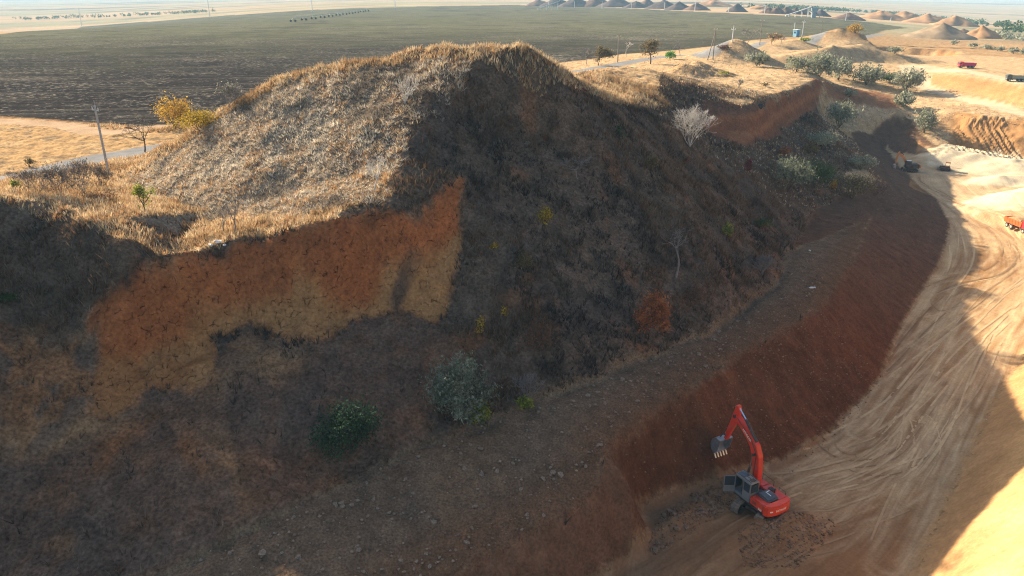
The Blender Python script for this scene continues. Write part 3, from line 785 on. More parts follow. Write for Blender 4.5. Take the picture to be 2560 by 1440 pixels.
def tint_mat(name, rough=.8, trans=.25):
    m, t, b = nmat(name); N, L = t.nodes, t.links
    at = N.new('ShaderNodeAttribute'); at.attribute_name = 'tint'
    b.inputs['Roughness'].default_value = rough; b.inputs['Specular IOR Level'].default_value = .15
    L.new(at.outputs['Color'], b.inputs['Base Color'])
    if trans:
        tr = N.new('ShaderNodeBsdfTranslucent'); L.new(at.outputs['Color'], tr.inputs['Color'])
        mx = N.new('ShaderNodeMixShader'); mx.inputs[0].default_value = trans
        L.new(b.outputs[0], mx.inputs[1]); L.new(tr.outputs[0], mx.inputs[2]); L.new(mx.outputs[0], t.nodes['Material Output'].inputs['Surface'])
    return m
M_LEAF = tint_mat('leaf', .75, .3)
M_GRASS = tint_mat('dry_grass_blade', .85, .3)
M_BARK = pmat('bark', (.085, .062, .048), .9, 0, .35, 9, spec=.1)
M_PALEBARK = pmat('pale_dead_wood', (.50, .46, .40), .9, 0, .2, 9, spec=.1)
M_GREYBARK = pmat('grey_bark', (.20, .175, .155), .9, 0, .3, 9, spec=.1)

class MB:
    """collects boxes, prisms and tubes in one bmesh"""
    def __init__(s): s.bm = bmesh.new()
    def box(s, c, size, rot=None):
        m = Matrix.Translation(c) @ (rot.to_4x4() if rot else Matrix.Identity(4)) @ Matrix.Diagonal((*size, 1))
        bmesh.ops.create_cube(s.bm, size=1.0, matrix=m); return s
    def prism(s, prof, y0, y1, plane='xz'):
        """profile of (a,b) pairs swept from y0 to y1"""
        def P(a, b, y): return (a, y, b) if plane == 'xz' else ((y, a, b) if plane == 'yz' else (a, b, y))
        A = [s.bm.verts.new(P(a, b, y0)) for a, b in prof]; B = [s.bm.verts.new(P(a, b, y1)) for a, b in prof]
        n = len(prof)
        s.bm.faces.new(A); s.bm.faces.new(B[::-1])
        for i in range(n): s.bm.faces.new((A[i], B[i], B[(i+1) % n], A[(i+1) % n]))
        return s
    def tube(s, p0, p1, r0, r1=None, n=10):
        r1 = r0 if r1 is None else r1
        p0, p1 = Vector(p0), Vector(p1); d = p1 - p0
        m = Matrix.Translation((p0 + p1)/2) @ d.to_track_quat('Z', 'Y').to_matrix().to_4x4()
        bmesh.ops.create_cone(s.bm, cap_ends=True, segments=n, radius1=r0, radius2=r1, depth=d.length, matrix=m); return s
    def path(s, pts, r, n=6):
        for a, b in zip(pts[:-1], pts[1:]): s.tube(a, b, r, r, n)
        return s
    def build(s, name, mat, parent=None, bevel=0.0, smooth=False):
        bmesh.ops.recalc_face_normals(s.bm, faces=s.bm.faces)
        if bevel: 
            es = [e for e in s.bm.edges if len(e.link_faces) == 2 and e.calc_face_angle(0) > .5]
            bmesh.ops.bevel(s.bm, geom=es, offset=bevel, segments=2, affect='EDGES', clamp_overlap=True)
        me = bpy.data.meshes.new(name); s.bm.to_mesh(me); s.bm.free()
        if smooth:
            for p in me.polygons: p.use_smooth = True
        me.materials.append(mat)
        o = bpy.data.objects.new(name, me); col.objects.link(o)
        if parent: o.parent = parent
        return o

def copy_tree(o, parent=None):
    c = o.copy(); col.objects.link(c); c.parent = parent
    for ch in list(o.children): copy_tree(ch, c)
    return c

# ---- plants
def tubes_mesh(segs, n=4):
    """segments (p0,p1,r0,r1) -> vertices and quads"""
    P0 = np.array([s[0] for s in segs]); P1 = np.array([s[1] for s in segs]); R0 = np.array([s[2] for s in segs]); R1 = np.array([s[3] for s in segs])
    d = P1 - P0; d /= np.maximum(np.linalg.norm(d, axis=1, keepdims=True), 1e-6)
    a = np.where(np.abs(d[:, 2:3]) < .9, np.array([[0, 0, 1.]]), np.array([[1., 0, 0]]))
    u = np.cross(d, a); u /= np.linalg.norm(u, axis=1, keepdims=True); v = np.cross(d, u)
    ang = np.arange(n)*2*np.pi/n
    ring = u[:, None, :]*np.cos(ang)[None, :, None] + v[:, None, :]*np.sin(ang)[None, :, None]
    V = np.concatenate([P0[:, None] + ring*R0[:, None, None], P1[:, None] + ring*R1[:, None, None]], 1)
    k = len(segs); base = np.arange(k)[:, None]*2*n; i = np.arange(n)[None]; j = (i+1) % n
    F = np.stack([base+i, base+j, base+n+j, base+n+i], -1).reshape(-1, 4)
    return V.reshape(-1, 3), F

def grow(rng, h, w, levels=4, stems=1, spread=.55, r0=None, first=.35):
    """branching skeleton inside a crown about h tall and w wide"""
    segs, tips = [], []
    r0 = r0 or h*.028
    def br(p, d, L, r, lv):
        n = 3 if lv > 1 else 2
        q = p
        for i in range(n):
            d2 = d + rng.normal(0, .16, 3); d2[2] += .05; d2 /= np.linalg.norm(d2)
            e = q + d2*L/n
            segs.append((q, e, r*(1-.3*i/n), r*(1-.3*(i+1)/n))); q = e; d = d2
        if lv == 0: tips.append(q); return
        k = rng.randint(2, 5)
        for _ in range(k):
            ax = rng.normal(0, 1, 3); ax[2] *= .5
            d3 = d*(1-spread) + ax*spread*.75; d3[2] += .12; d3 /= np.linalg.norm(d3)
            br(q, d3, L*rng.uniform(.6, .85), max(r*.58, .008*h/4), lv-1)
        if lv >= 2: tips.append(q)
    for s_ in range(stems):
        a = rng.uniform(0, 2*np.pi); tilt = 0 if stems == 1 else rng.uniform(.25, .9)
        d = np.array([math.cos(a)*tilt, math.sin(a)*tilt, 1.0]); d /= np.linalg.norm(d)
        br(np.array([math.cos(a), math.sin(a), 0])*0.0, d, h*first, r0*(1 if stems == 1 else .75), levels)
    allp = np.array([s[1] for s in segs])
    sx = w/2/max(1e-3, np.percentile(np.hypot(allp[:, 0], allp[:, 1]), 97)); sz = h/max(1e-3, np.percentile(allp[:, 2], 99.5))
    S = np.array([sx, sx, sz])
    return [(a*S, b*S, ra, rb) for a, b, ra, rb in segs], np.array(tips)*S

def leaves_mesh(rng, cent, size, pal, stretch=1.6, up=.2, clump=.5):
    """leaf quads round the given points; colours from the palette in clumps"""
    n = len(cent)
    d = rng.normal(0, 1, (n, 3)); d[:, 2] += up; d /= np.linalg.norm(d, axis=1, keepdims=True)
    e = np.cross(d, rng.normal(0, 1, (n, 3))); e /= np.maximum(np.linalg.norm(e, axis=1, keepdims=True), 1e-6)
    s = size*rng.uniform(.6, 1.4, (n, 1))
    a = d*s*stretch*.5; b = e*s*.5
    V = np.stack([cent - a, cent + b*.9, cent + a, cent - b*.9], 1)
    pal = np.array(pal)
    key = fbm(cent[:, 0]*1.0 + cent[:, 2]*.6, cent[:, 1] + cent[:, 2]*.7, max(.5, size*6), 2, rng.randint(900)) + rng.normal(0, .22*clump, n)
    q = np.argsort(np.argsort(key))/n*(len(pal)-1)
    i = np.clip(q.astype(int), 0, len(pal)-2); f = (q - i)[:, None]
    c = pal[i]*(1-f) + pal[i+1]*f; c = c*rng.uniform(.75, 1.25, (n, 1))
    return V.reshape(-1, 3), np.arange(n*4).reshape(-1, 4), np.repeat(c, 4, 0)

PAL = {
 'silver': [(.09,.105,.065),(.14,.16,.10),(.20,.215,.145),(.25,.265,.185)],
 'dark': [(.016,.040,.020),(.026,.062,.030),(.042,.085,.040),(.06,.105,.05)],
 'green': [(.03,.065,.018),(.05,.095,.024),(.085,.13,.035)],
 'vivid': [(.05,.15,.02),(.09,.24,.03),(.14,.30,.05)],
 'limey': [(.10,.14,.02),(.20,.24,.03),(.34,.33,.04)],
 'yellow': [(.22,.14,.015),(.38,.25,.02),(.50,.36,.04)],
 'golden': [(.30,.15,.015),(.48,.28,.03),(.58,.40,.06)],
 'orange': [(.20,.068,.025),(.30,.10,.034),(.38,.15,.055)],
 'rust': [(.10,.052,.03),(.145,.072,.038),(.19,.09,.045)],
 'olive': [(.10,.075,.03),(.16,.12,.05),(.22,.16,.07)],
 'tan': [(.18,.11,.05),(.27,.17,.08),(.36,.24,.12)],
 'pinkish': [(.14,.085,.07),(.20,.125,.10),(.26,.16,.13)],
 'crimson': [(.08,.012,.015),(.13,.02,.02),(.17,.035,.03)],
 'sage': [(.18,.19,.12),(.28,.285,.19),(.38,.375,.27)],
}
# bright autumn leaves stay within ordinary leaf colours
veg_n = [0]
def plant(label, px, py, top, wpx, kind, pal, cat='bush', group=None, name=None, dens=1.0, bark=None, levels=None, leaf=None, xyz=None):
    veg_n[0] += 1
    rng = np.random.RandomState(1000 + veg_n[0]*7)
    p = place(px, py) if xyz is None else np.array(xyz, float)
    s = pxm(p); h = max(.3, top_z(p[1], top) - p[2]); w = wpx/s
    nm = name or {'tree': 'tree', 'bush': 'bush', 'shrub': 'shrub'}.get(cat, 'bush')
    o = empty(nm, p - np.array([0, 0, .05]), rng.uniform(0, 6.28), label, cat, group)
    tree = kind in ('tree', 'bare_tree', 'thin_tree')
    if kind in ('bare', 'bare_tree', 'bare_shrub'):
        lv = levels or (4 if s > 12 else 3)
        if kind == 'bare_shrub' and s < 17: lv = 2
        segs, tips = grow(rng, h, w, lv, 1 if kind == 'bare_tree' else (5 if kind == 'bare' else 9), .6 if kind != 'bare_shrub' else .45, h*(.022 if kind != 'bare_shrub' else .012), .34)
        rmin = (.44 if kind != 'bare_shrub' else .30)/s                                  # twigs never thinner than about half a photo pixel
        segs = [(a, b, max(ra, rmin), max(rb, rmin*.8)) for a, b, ra, rb in segs]
        big = [q for q in segs if q[2] > h*.0125] or segs[:3]; small = [q for q in segs if q[2] <= h*.0125]
        V, F = tubes_mesh(big, 6); np_mesh('trunk', V, F, bark or M_GREYBARK, o)
        if small:
            V, F = tubes_mesh(small, 3); np_mesh('crown', V, F, bark or M_GREYBARK, o)
        if pal:
            c = tips[rng.randint(0, len(tips), int(260*dens))] + rng.normal(0, .05*w, (int(260*dens), 3))
            V, F, T = leaves_mesh(rng, c, leaf or max(.10, 2.2/s), PAL[pal]); np_mesh('leaves', V, F, M_LEAF, o, T)
        return o
    segs, tips = grow(rng, h*(.9 if tree else .8), w*.85, 3, 1 if tree else 6, .55, h*.03 if tree else h*.016, .36 if tree else .3)
    V, F = tubes_mesh(segs, 4); np_mesh('trunk', V, F, bark or M_BARK, o)
    n = int(np.clip((wpx*(h*s))*(.30 if s > 15 else .5), 120, 5200)*dens)
    sz = leaf or max(.10, 2.6/s)
    if kind == 'dense':
        c = tips[rng.randint(0, len(tips), n)] + rng.normal(0, 1, (n, 3))*np.array([.10*w, .10*w, .08*h])
    elif kind == 'willow':
        m = n//9; c0 = tips[rng.randint(0, len(tips), m)] + rng.normal(0, 1, (m, 3))*np.array([.09*w, .09*w, .07*h])
        out = c0 - np.array([0, 0, h*.35]); out /= np.maximum(np.linalg.norm(out, axis=1, keepdims=True), .1); out[:, 2] += .5
        tt = np.linspace(0, 1, 9)[None, :, None]
        c = (c0[:, None] + out[:, None]*tt*.14*h + rng.normal(0, .018*h, (m, 9, 3))).reshape(-1, 3)
    else:
        c = tips[rng.randint(0, len(tips), n)] + rng.normal(0, 1, (n, 3))*np.array([.07*w, .07*w, .06*h])
    if not tree: c[:, 2] *= rng.uniform(.2, 1.0, len(c))**.35
    c[:, 2] = np.maximum(c[:, 2], .04*h)
    V, F, T = leaves_mesh(rng, c, sz, PAL[pal], 2.4 if kind == 'willow' else 1.5, .8 if kind == 'willow' else .2)
    np_mesh('crown', V, F, M_LEAF, o, T)
    return o
# ------------------------------------------------------------------ grass and loose stones
def scatter(n, x0, x1, y0, y1, rng):
    return rng.uniform(x0, x1, n), rng.uniform(y0, y1, n)
def grass(name, label, x, y, rng, hmin, hmax, width, blades, pal, palw, lean=.5):
    n = len(x); z = zmesh(x, y)
    idx = np.clip(fbm(x, y, 3.2, 3, 301)*.9 + fbm(x, y, 14, 2, 302)*.9 + .5 + rng.normal(0, .17, n), 0, .999)
    pal = np.array(pal); k = (idx*len(pal)).astype(int); tc = pal[k]*rng.uniform(.7, 1.3, (n, 1))
    tall = .45 + .75*np.clip(fbm(x, y, 2.0, 2, 303) + .5, 0, 1) + .5*np.clip(fbm(x, y, 7.0, 2, 304), 0, 1)
    B = np.repeat(np.stack([x, y, z - .05], 1), blades, 0); N = n*blades
    hh = rng.uniform(hmin, hmax, N)*np.repeat(tall, blades)
    a = rng.uniform(0, 2*np.pi, N); off = rng.uniform(0, .16, N)*width*5
    B[:, 0] += np.cos(a)*off; B[:, 1] += np.sin(a)*off
    wind = np.repeat(fbm(x, y, 1.3, 2, 305), blades)*5
    ln = rng.uniform(.1, lean, N)*hh
    tip = B + np.stack([np.cos(a + wind)*ln, np.sin(a + wind)*ln, hh], 1)
    sd = np.stack([-np.sin(a), np.cos(a), np.zeros(N)], 1)*width*rng.uniform(.6, 1.3, (N, 1))*.5
    V = np.stack([B - sd, B + sd, tip], 1).reshape(-1, 3); F = np.arange(N*3).reshape(-1, 3)
    T = np.repeat(np.repeat(tc, blades, 0)*rng.uniform(.8, 1.2, (N, 1)), 3, 0)
    o = np_mesh(name, V, F, M_GRASS, None, T)
    tag(o, label, 'grass', None, 'stuff'); return o
rng = np.random.RandomState(11)
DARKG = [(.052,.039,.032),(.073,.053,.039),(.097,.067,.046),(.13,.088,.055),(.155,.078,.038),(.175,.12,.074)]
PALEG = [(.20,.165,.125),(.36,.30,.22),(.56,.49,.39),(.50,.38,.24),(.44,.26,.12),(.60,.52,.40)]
GOLDG = [(.34,.21,.10),(.48,.33,.17),(.57,.42,.245),(.62,.49,.31),(.42,.23,.10),(.52,.36,.19)]
X, Y = scatter(330000, -62, 62, 26, 150, rng)
g = gsamp(m_grass, X, Y)*(gsamp(ZN, X, Y) < 2)*(gsamp(d_fr, X, Y) > 3)*(gsamp(d_flo, X, Y) > 2); st = gsamp(steep, X, Y); R_ = np.hypot(X, Y)
flank_poly = [p[:2] for p in crest_pts[:14]] + [by_t(*p)[:2] for p in ((1185,180,70.5),(1085,250,67.5),(1005,390,64.2),(975,512,60.5))] + W((850,540),(700,550),(520,540),(400,500),(290,446))
fl = in_poly(X + 3.5*fbm(X, Y, 4, 3, 307), Y + 3.5*fbm(X, Y, 4, 3, 308), flank_poly)           # flank of the spur that catches the sun
crest_w = poly_dist(X, Y, [p[:2] for p in crest_pts])[0] < 2.2
hump_l = [by_z(*p)[:2] for p in ((-180,425,24),(-60,465,22),(0,485,21),(120,505,20.3),(240,557,19.0),(330,588,18.6),(420,602,18.0))]
crest_w |= poly_dist(X, Y, hump_l)[0] < 1.6
sh = (st > .33) & ~fl & ~crest_w  # tuft palettes follow this split, putting shade and sunlight into grass colour
low = sh & (gsamp(scree, X, Y) > .4)
clump = np.clip(.55 + 1.5*fbm(X, Y, 2.2, 3, 311) + .8*fbm(X, Y, 9, 2, 312), .06, 1.25)
keep = rng.rand(len(X)) < g*np.where(low, .10, 1.0)*np.where(sh, clump, 1)*np.where(R_ > 95, .5, 1)
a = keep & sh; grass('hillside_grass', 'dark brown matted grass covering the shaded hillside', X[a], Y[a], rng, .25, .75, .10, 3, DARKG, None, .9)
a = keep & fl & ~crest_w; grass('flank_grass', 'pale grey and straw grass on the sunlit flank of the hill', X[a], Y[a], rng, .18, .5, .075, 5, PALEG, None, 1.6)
a = ((keep & crest_w) | (keep & ~sh & ~fl)) & (Y < 108) & (gsamp(VZ, X, Y) > 15); grass('plateau_grass', 'golden dry grass along the hill crest and the plateau lip', X[a], Y[a], rng, .25, .72, .075, 5, GOLDG, None, .8)
X, Y = scatter(60000, 10, 110, 95, 230, rng)
g = gsamp(m_grass, X, Y)*(gsamp(ZN, X, Y) < 2)*(gsamp(steep, X, Y) < .9)
a = rng.rand(len(X)) < g*np.where(gsamp(steep, X, Y) < .25, .10, .6); grass('meadow_grass', 'short golden grass on the far plateau and its low mounds', X[a], Y[a], rng, .12, .38, .15, 3, GOLDG + GOLDG + PALEG, None, .7)

# rocks: five shared shapes
def rock_mesh(seed):
    r = np.random.RandomState(seed); bm = bmesh.new(); bmesh.ops.create_icosphere(bm, subdivisions=1, radius=1.0)
    q = r.normal(0, 1, (5, 3)); q /= np.linalg.norm(q, axis=1, keepdims=True)
    for v in bm.verts:
        p = np.array(v.co); 
        for k in q:                                         # knock flat facets off
            d = p @ k - .62
            if d > 0: p = p - k*d*.95
        v.co = p*(1 + r.uniform(-.12, .12))*np.array([1.15, .95, .75])
    me = bpy.data.meshes.new('rock'); bm.to_mesh(me); bm.free(); return me
M_ROCK = pmat('brown_rock', (.20, .125, .078), .95, 0, .35, 3., spec=.1)
M_STONE = pmat('grey_stone', (.23, .165, .115), .95, 0, .4, 2.5, spec=.1)
RM = [rock_mesh(i) for i in range(5)]; SM = []
for me in RM:
    c = me.copy(); c.materials.append(M_STONE); SM.append(c); me.materials.append(M_ROCK)
def rocks(n, poly_px, r0, r1, label, group, meshes, power=2.0, clus=True):
    poly = [tuple(place(*p)[:2]) for p in poly_px]; xs = [p[0] for p in poly]; ys = [p[1] for p in poly]
    k = 0
    while k < n:
        x, y = rng.uniform(min(xs), max(xs)), rng.uniform(min(ys), max(ys))
        if not in_poly(np.array([x]), np.array([y]), poly)[0]: continue
        if clus and fbm(np.array([x]), np.array([y]), 2.2, 3, 401)[0] < -.05 and rng.rand() < .8: continue
        r = r0 + (r1-r0)*rng.rand()**power
        o = bpy.data.objects.new('rock', meshes[rng.randint(5)]); col.objects.link(o)
        o.location = (x, y, float(zmesh(x, y)[0]) + r*.25); o.scale = (r, r*rng.uniform(.75, 1.1), r*rng.uniform(.7, 1.1))
        o.rotation_euler = (rng.uniform(-.5, .5), rng.uniform(-.5, .5), rng.uniform(0, 6.28))
        tag(o, label, 'rock', group); k += 1
rocks(85, ((1612,1385),(1650,1300),(1750,1225),(1835,1200),(1835,1250),(1740,1310),(1660,1372)), .10, .34, 'angular brown rock in the rubble at the foot of the freshly dug recess', 'rocks in the dug recess', RM)
rocks(45, ((1870,1320),(1960,1300),(2060,1310),(2050,1350),(1990,1400),(1900,1405)), .07, .22, 'brown clod in the spoil heaped behind the red excavator', 'clods behind the excavator', RM, 2.0, False)
rocks(150, ((480,1400),(900,1195),(1200,1075),(1440,985),(1700,880),(1850,800),(1900,820),(1690,970),(1520,1090),(1480,1220),(1300,1330),(1130,1430),(900,1440)), .10, .26, 'loose grey-brown stone lying on the stony bench', 'stones scattered over the bench', SM, 2.6)
def gravel(name, label, n, polys, r0, r1, base, seed):
    r_ = np.random.RandomState(seed)
    T0 = np.array([(0,0,1),(1,0,.1),(.2,.95,0),(-.9,.35,.1),(-.5,-.85,0),(.6,-.8,.15),(0,0,-.6)]); F0 = np.array([(0,1,2),(0,2,3),(0,3,4),(0,4,5),(0,5,1),(6,2,1),(6,3,2),(6,4,3),(6,5,4),(6,1,5)])
    xs, ys = [], []
    for poly_px, k in polys:
        poly = [tuple(place(*p)[:2]) for p in poly_px]; a = np.array(poly)
        x = r_.uniform(a[:, 0].min(), a[:, 0].max(), k*4); y = r_.uniform(a[:, 1].min(), a[:, 1].max(), k*4)
        m = in_poly(x, y, poly) & (fbm(x, y, 1.8, 3, 402) + (.25 if k > 2000 else .9)*r_.rand(len(x)) > (.0 if k > 2000 else .3))
        xs.append(x[m][:k]); ys.append(y[m][:k])
    x = np.concatenate(xs); y = np.concatenate(ys); N = len(x)
    s = (r0 + (r1-r0)*r_.rand(N)**3)[:, None, None]
    an = r_.uniform(0, 6.28, N); c_, s_ = np.cos(an), np.sin(an)
    V = T0[None]*r_.uniform(.7, 1.3, (N, 7, 3))*s
    V = np.stack([V[..., 0]*c_[:, None] - V[..., 1]*s_[:, None], V[..., 0]*s_[:, None] + V[..., 1]*c_[:, None], V[..., 2]], -1) + np.stack([x, y, zmesh(x, y) + s[:, 0, 0]*.25], 1)[:, None]
    F = (F0[None] + np.arange(N)[:, None, None]*7).reshape(-1, 3)
    T = np.repeat(np.array(base)*r_.uniform(.55, 1.5, (N, 1)), 7, 0)
    o = np_mesh(name, V.reshape(-1, 3), F, M_GRAV, None, T, smooth=False); tag(o, label, 'gravel', None, 'stuff')
M_GRAV = tint_mat('gravel', .95, 0)
gravel('bench_gravel', 'small stones strewn over the bench', 0, [(((400,1440),(900,1190),(1200,1070),(1440,975),(1700,865),(1860,785),(1960,690),(2010,600),(2060,700),(1990,790),(1690,970),(1520,1090),(1500,1215),(1300,1335),(1130,1440),(900,1500)), 5200)], .03, .14, (.22,.15,.10), 5)
gravel('pit_rubble', 'small clods round the excavator and along the foot of the cut', 0, [(((1610,1390),(1650,1290),(1750,1215),(1845,1180),(1845,1260),(1740,1325),(1660,1380)), 1500), (((1840,1330),(1960,1290),(2090,1300),(2080,1345),(1990,1420),(1860,1420)), 1300), (((1960,1165),(2110,1035),(2205,930),(2225,930),(2130,1050),(1975,1185)), 1200), (((1540,1110),(1700,995),(1850,895),(2000,810),(2060,770),(2200,940),(2100,1040),(1960,1150),(1770,1200),(1640,1250)), 1900)], .03, .11, (.20,.115,.066), 6)
# ------------------------------------------------------------------ plants
P = plant
# on the shaded hillside
P('large dark green bush at the foot of the hillside, above the stony bench', 885,1150,985,165,'dense','dark', dens=1.3)
P('big silvery grey-green bush on the lower hillside, right of the dark green bush', 1155,1035,893,140,'willow','silver', dens=1.2)
P('small green shrub with yellowing leaves just below the big silvery bush', 1205,1064,990,58,'leafy','limey', 'shrub')
P('bright yellow-green shrub at the inner edge of the stony bench', 1312,1026,984,46,'dense','limey', 'shrub')
P('bare grey twiggy bush just behind the bright yellow-green shrub', 1322,1000,935,80,'bare_shrub',None, 'shrub', bark=M_GREYBARK)
P('round golden yellow bush in the middle of the dark hillside', 1365,562,506,46,'dense','yellow')
P('tiny yellow shrub down to the left of the round golden bush', 1240,624,602,28,'dense','yellow','shrub')
P('small amber shrub below the round golden bush', 1310,668,620,44,'leafy','olive','shrub')
P('rust orange leafy tree standing just above the inner edge of the bench', 1606,854,724,128,'tree','orange','tree', dens=.6, leaf=.13)
P('bare grey tree up the slope behind the rust orange tree', 1690,692,570,115,'bare_tree',None,'tree', bark=M_GREYBARK)
P('bare brown tree on the dark hillside below the tiny yellow shrub', 1240,742,655,112,'bare_tree',None,'tree', bark=M_BARK)
P('bare dark tree high on the shaded hillside', 1443,456,385,85,'bare_tree',None,'tree', bark=M_GREYBARK)
P('large white dead shrub with sunlit branches near the top of the shaded slope', 1725,360,266,112,'bare_shrub',None,'shrub', bark=M_PALEBARK, levels=4)
P('small white dead tree just under the hill crest', 1012,252,183,72,'bare',None,'tree', bark=M_PALEBARK, levels=3)
P('white dead tree at the foot of the hill flank above the orange scarp', 935,478,383,78,'bare_tree',None,'tree', bark=M_PALEBARK, levels=4)
P('small upright yellow-green shrub on the right of the dark hillside', 1820,592,548,28,'dense','limey','shrub')
P('low dull green shrub right of the small upright yellow-green shrub', 1902,568,536,62,'leafy','green','shrub', dens=.6)
P('thin yellow shrub left above the rust orange tree', 1203,828,768,26,'leafy','golden','shrub', dens=.5)
P('amber sapling beside the thin yellow shrub', 1263,790,758,24,'leafy','golden','shrub', dens=.5)
P('wide rusty brown leafless-looking thicket left of the rust orange tree', 1345,850,765,150,'leafy','rust','bush', dens=.22)
P('rusty thicket between the rust orange tree and the bare grey tree', 1740,760,700,120,'leafy','rust','bush', dens=.3)
P('ochre shrub on a rib of the slope left below the large white dead shrub', 1628,432,375,42,'leafy','olive','shrub')
P('small rust shrub below the large white dead shrub', 1718,420,385,40,'leafy','rust','shrub', dens=.6)
P('thin dark crimson shrub in a gully right of the slope', 1866,436,384,24,'leafy','crimson','shrub')
P('dark green small conifer-like shrub on the upper shaded slope', 1548,345,300,30,'leafy','dark','shrub', dens=.6)
P('small red shrub under the sunny mound on the shaded slope', 1456,240,218,26,'leafy','crimson','shrub', dens=.5)
P('dark green leafy clump on the left hump near the frame edge', 22,778,722,64,'leafy','green','shrub', dens=.6)
P('bare greyish bush right of the bare grey tree', 1905,690,640,70,'bare_shrub',None,'shrub', bark=M_GREYBARK)
# below the cliff
P('tall silvery bush below the cliff, left of the bright green bush', 1970,478,388,84,'willow','silver')
P('rounded bright green bush below the cliff', 2035,466,383,92,'dense','green')
P('broad olive-tan bush at the lower right of the cliff foot', 2130,497,420,100,'dense','olive')
P('pinkish grey shrub at the outer edge of the bushes below the cliff', 2188,488,440,52,'leafy','pinkish','shrub')
P('small orange shrub at the cliff foot above the tall silvery bush', 1962,394,358,38,'dense','orange','shrub')
P('amber shrub at the cliff foot right of the small orange shrub', 2022,386,352,48,'leafy','olive','shrub')
P('little golden shrub between the bright green and the olive-tan bushes', 2084,472,444,28,'leafy','golden','shrub')
P('dark grey-green bush under the right end of the cliff', 2052,364,318,92,'leafy','sage')
P('grey-green bush above the broad olive-tan bush', 2150,425,378,74,'leafy','sage')
P('pale silvery bush hanging on the edge right of the cliff', 2096,322,248,74,'willow','sage')
P('silvery bush at the terrace edge in the sun, above the second excavator', 2310,332,268,54,'willow','sage')
P('sage bush on the terrace left above the sunlit wall', 2268,268,226,52,'willow','sage')
P('small sage shrub in the gully right of the cliff', 2124,242,214,32,'leafy','sage','shrub')
# along the far edge of the plateau
P('broad silvery bush right of the sunny meadow, leftmost of its row', 1992,180,138,78,'willow','sage')
P('tallest silvery bush in the row right of the sunny meadow', 2048,192,126,96,'willow','sage')
P('silvery bush third from the left in the row right of the meadow', 2096,200,142,62,'willow','sage')
P('round silvery bush beside the gully at the right end of the row', 2166,212,154,80,'willow','sage')
P('silvery bush by the bend of the haul road', 2262,228,166,74,'willow','sage')
P('small green bush left of the bush by the haul road bend', 2224,208,178,46,'leafy','green','shrub')
P('grey-green bush standing against the low mound behind the meadow', 1890,166,126,58,'willow','sage')
P('small sage shrub by the dark hollow', 2236,138,112,42,'leafy','sage','shrub')
P('tiny yellow shrub at the foot of the small mound', 1806,190,176,34,'leafy','limey','shrub')
P('thin brown twigs standing alone on the sunny meadow', 1845,222,194,24,'bare_shrub',None,'shrub')
P('pale tuft of twigs right of the thin brown twigs on the meadow', 1912,216,202,22,'leafy','olive','shrub', dens=.5)
# roadside trees
P('olive and orange leafy tree by the road left of the first far pole', 1496,164,114,62,'tree','olive','tree')
P('bare tree touching the olive and orange roadside tree', 1466,160,118,44,'bare_tree',None,'tree')
P('pale bare trunk right of the first far pole', 1566,142,104,28,'bare_tree',None,'tree', bark=M_PALEBARK, levels=3)
P('yellow-brown thinning tree by the road', 1626,160,98,58,'tree','olive','tree', dens=.7)
P('vivid green round bush by the road', 1675,150,120,30,'dense','vivid')
P('thin reddish bare tree right of the vivid green bush', 1700,140,102,38,'bare_tree',None,'tree')
P('small rusty shrub by the leaning double pole', 1806,128,108,44,'leafy','rust','shrub')
P('wide bare dark tree beside the road, right of the leaning double pole', 1868,112,70,76,'bare_tree',None,'tree', bark=M_GREYBARK)
P('brown thinning tree right of the wide bare tree', 1930,112,82,46,'tree','tan','tree', dens=.5)
P('bare sapling right of the brown thinning tree', 1952,112,86,24,'bare_tree',None,'tree', levels=3)
P('yellow-green shrub beside the small blue booth', 2014,106,90,34,'leafy','limey','shrub')
P('golden yellow tree rising behind the tall pointed mound', 2138,84,54,38,'dense','golden','tree')
# left side
P('orange and yellow autumn tree beyond the road, left of the hill', 436,322,224,92,'dense','golden','tree', dens=1.0)
P('bright yellow bush beside the orange and yellow tree', 500,326,262,135,'dense','yellow')
P('grey-green leafless bush above the bright yellow bush', 572,268,206,96,'bare_shrub','sage','bush')
P('dark bare tree beside the asphalt road', 362,380,288,100,'bare_tree',None,'tree', bark=M_BARK)
P('slender tree with thin yellow-green leaves in the grassy hollow', 364,537,458,70,'tree','limey','tree', dens=.35)
P('thin bare sapling at the lip of the orange scarp', 592,588,498,46,'bare_tree',None,'tree', levels=3)
P('shorter bare sapling left of the thin one at the scarp lip', 562,586,522,34,'bare_tree',None,'tree', levels=3)
P('leftmost grey leafless shrub in the roadside thicket', 92,486,414,104,'bare_shrub','tan','bush', dens=.7)
P('second grey leafless shrub from the left in the roadside thicket', 152,492,404,120,'bare_shrub','tan','bush', dens=.7)
P('third grey leafless shrub from the left in the roadside thicket', 212,494,398,112,'bare_shrub','tan','bush', dens=.7)
P('grey leafless shrub nearest the leaning concrete pole', 256,474,408,64,'bare_shrub','tan','bush', dens=.7)
P('small yellow-green shrub by the road at the left frame edge', 38,474,444,40,'leafy','limey','shrub')
P('small brown shrub on the far verge of the asphalt road', 72,416,388,28,'leafy','olive','shrub')
P('rusty undergrowth right of the roadside thicket', 240,500,468,110,'leafy','rust','shrub', dens=.5)
# sage bushes along the far ditch at the upper right
for i, (x, y, t_, w_, nm_) in enumerate(((2386,112,96,22,'single sage bush standing apart at the left end of the far ditch'),(2434,118,104,30,'sage bush at the start of the row along the far ditch'),(2468,124,108,36,'second sage bush of the row along the far ditch'),
        (2502,128,112,34,'third sage bush of the row along the far ditch'),(2534,134,114,36,'fourth sage bush of the row along the far ditch'),(2560,138,116,30,'sage bush of the far ditch cut by the right frame edge'))):
    P(nm_, x, y, t_, w_, 'leafy', 'sage', group='sage bushes along the far ditch')
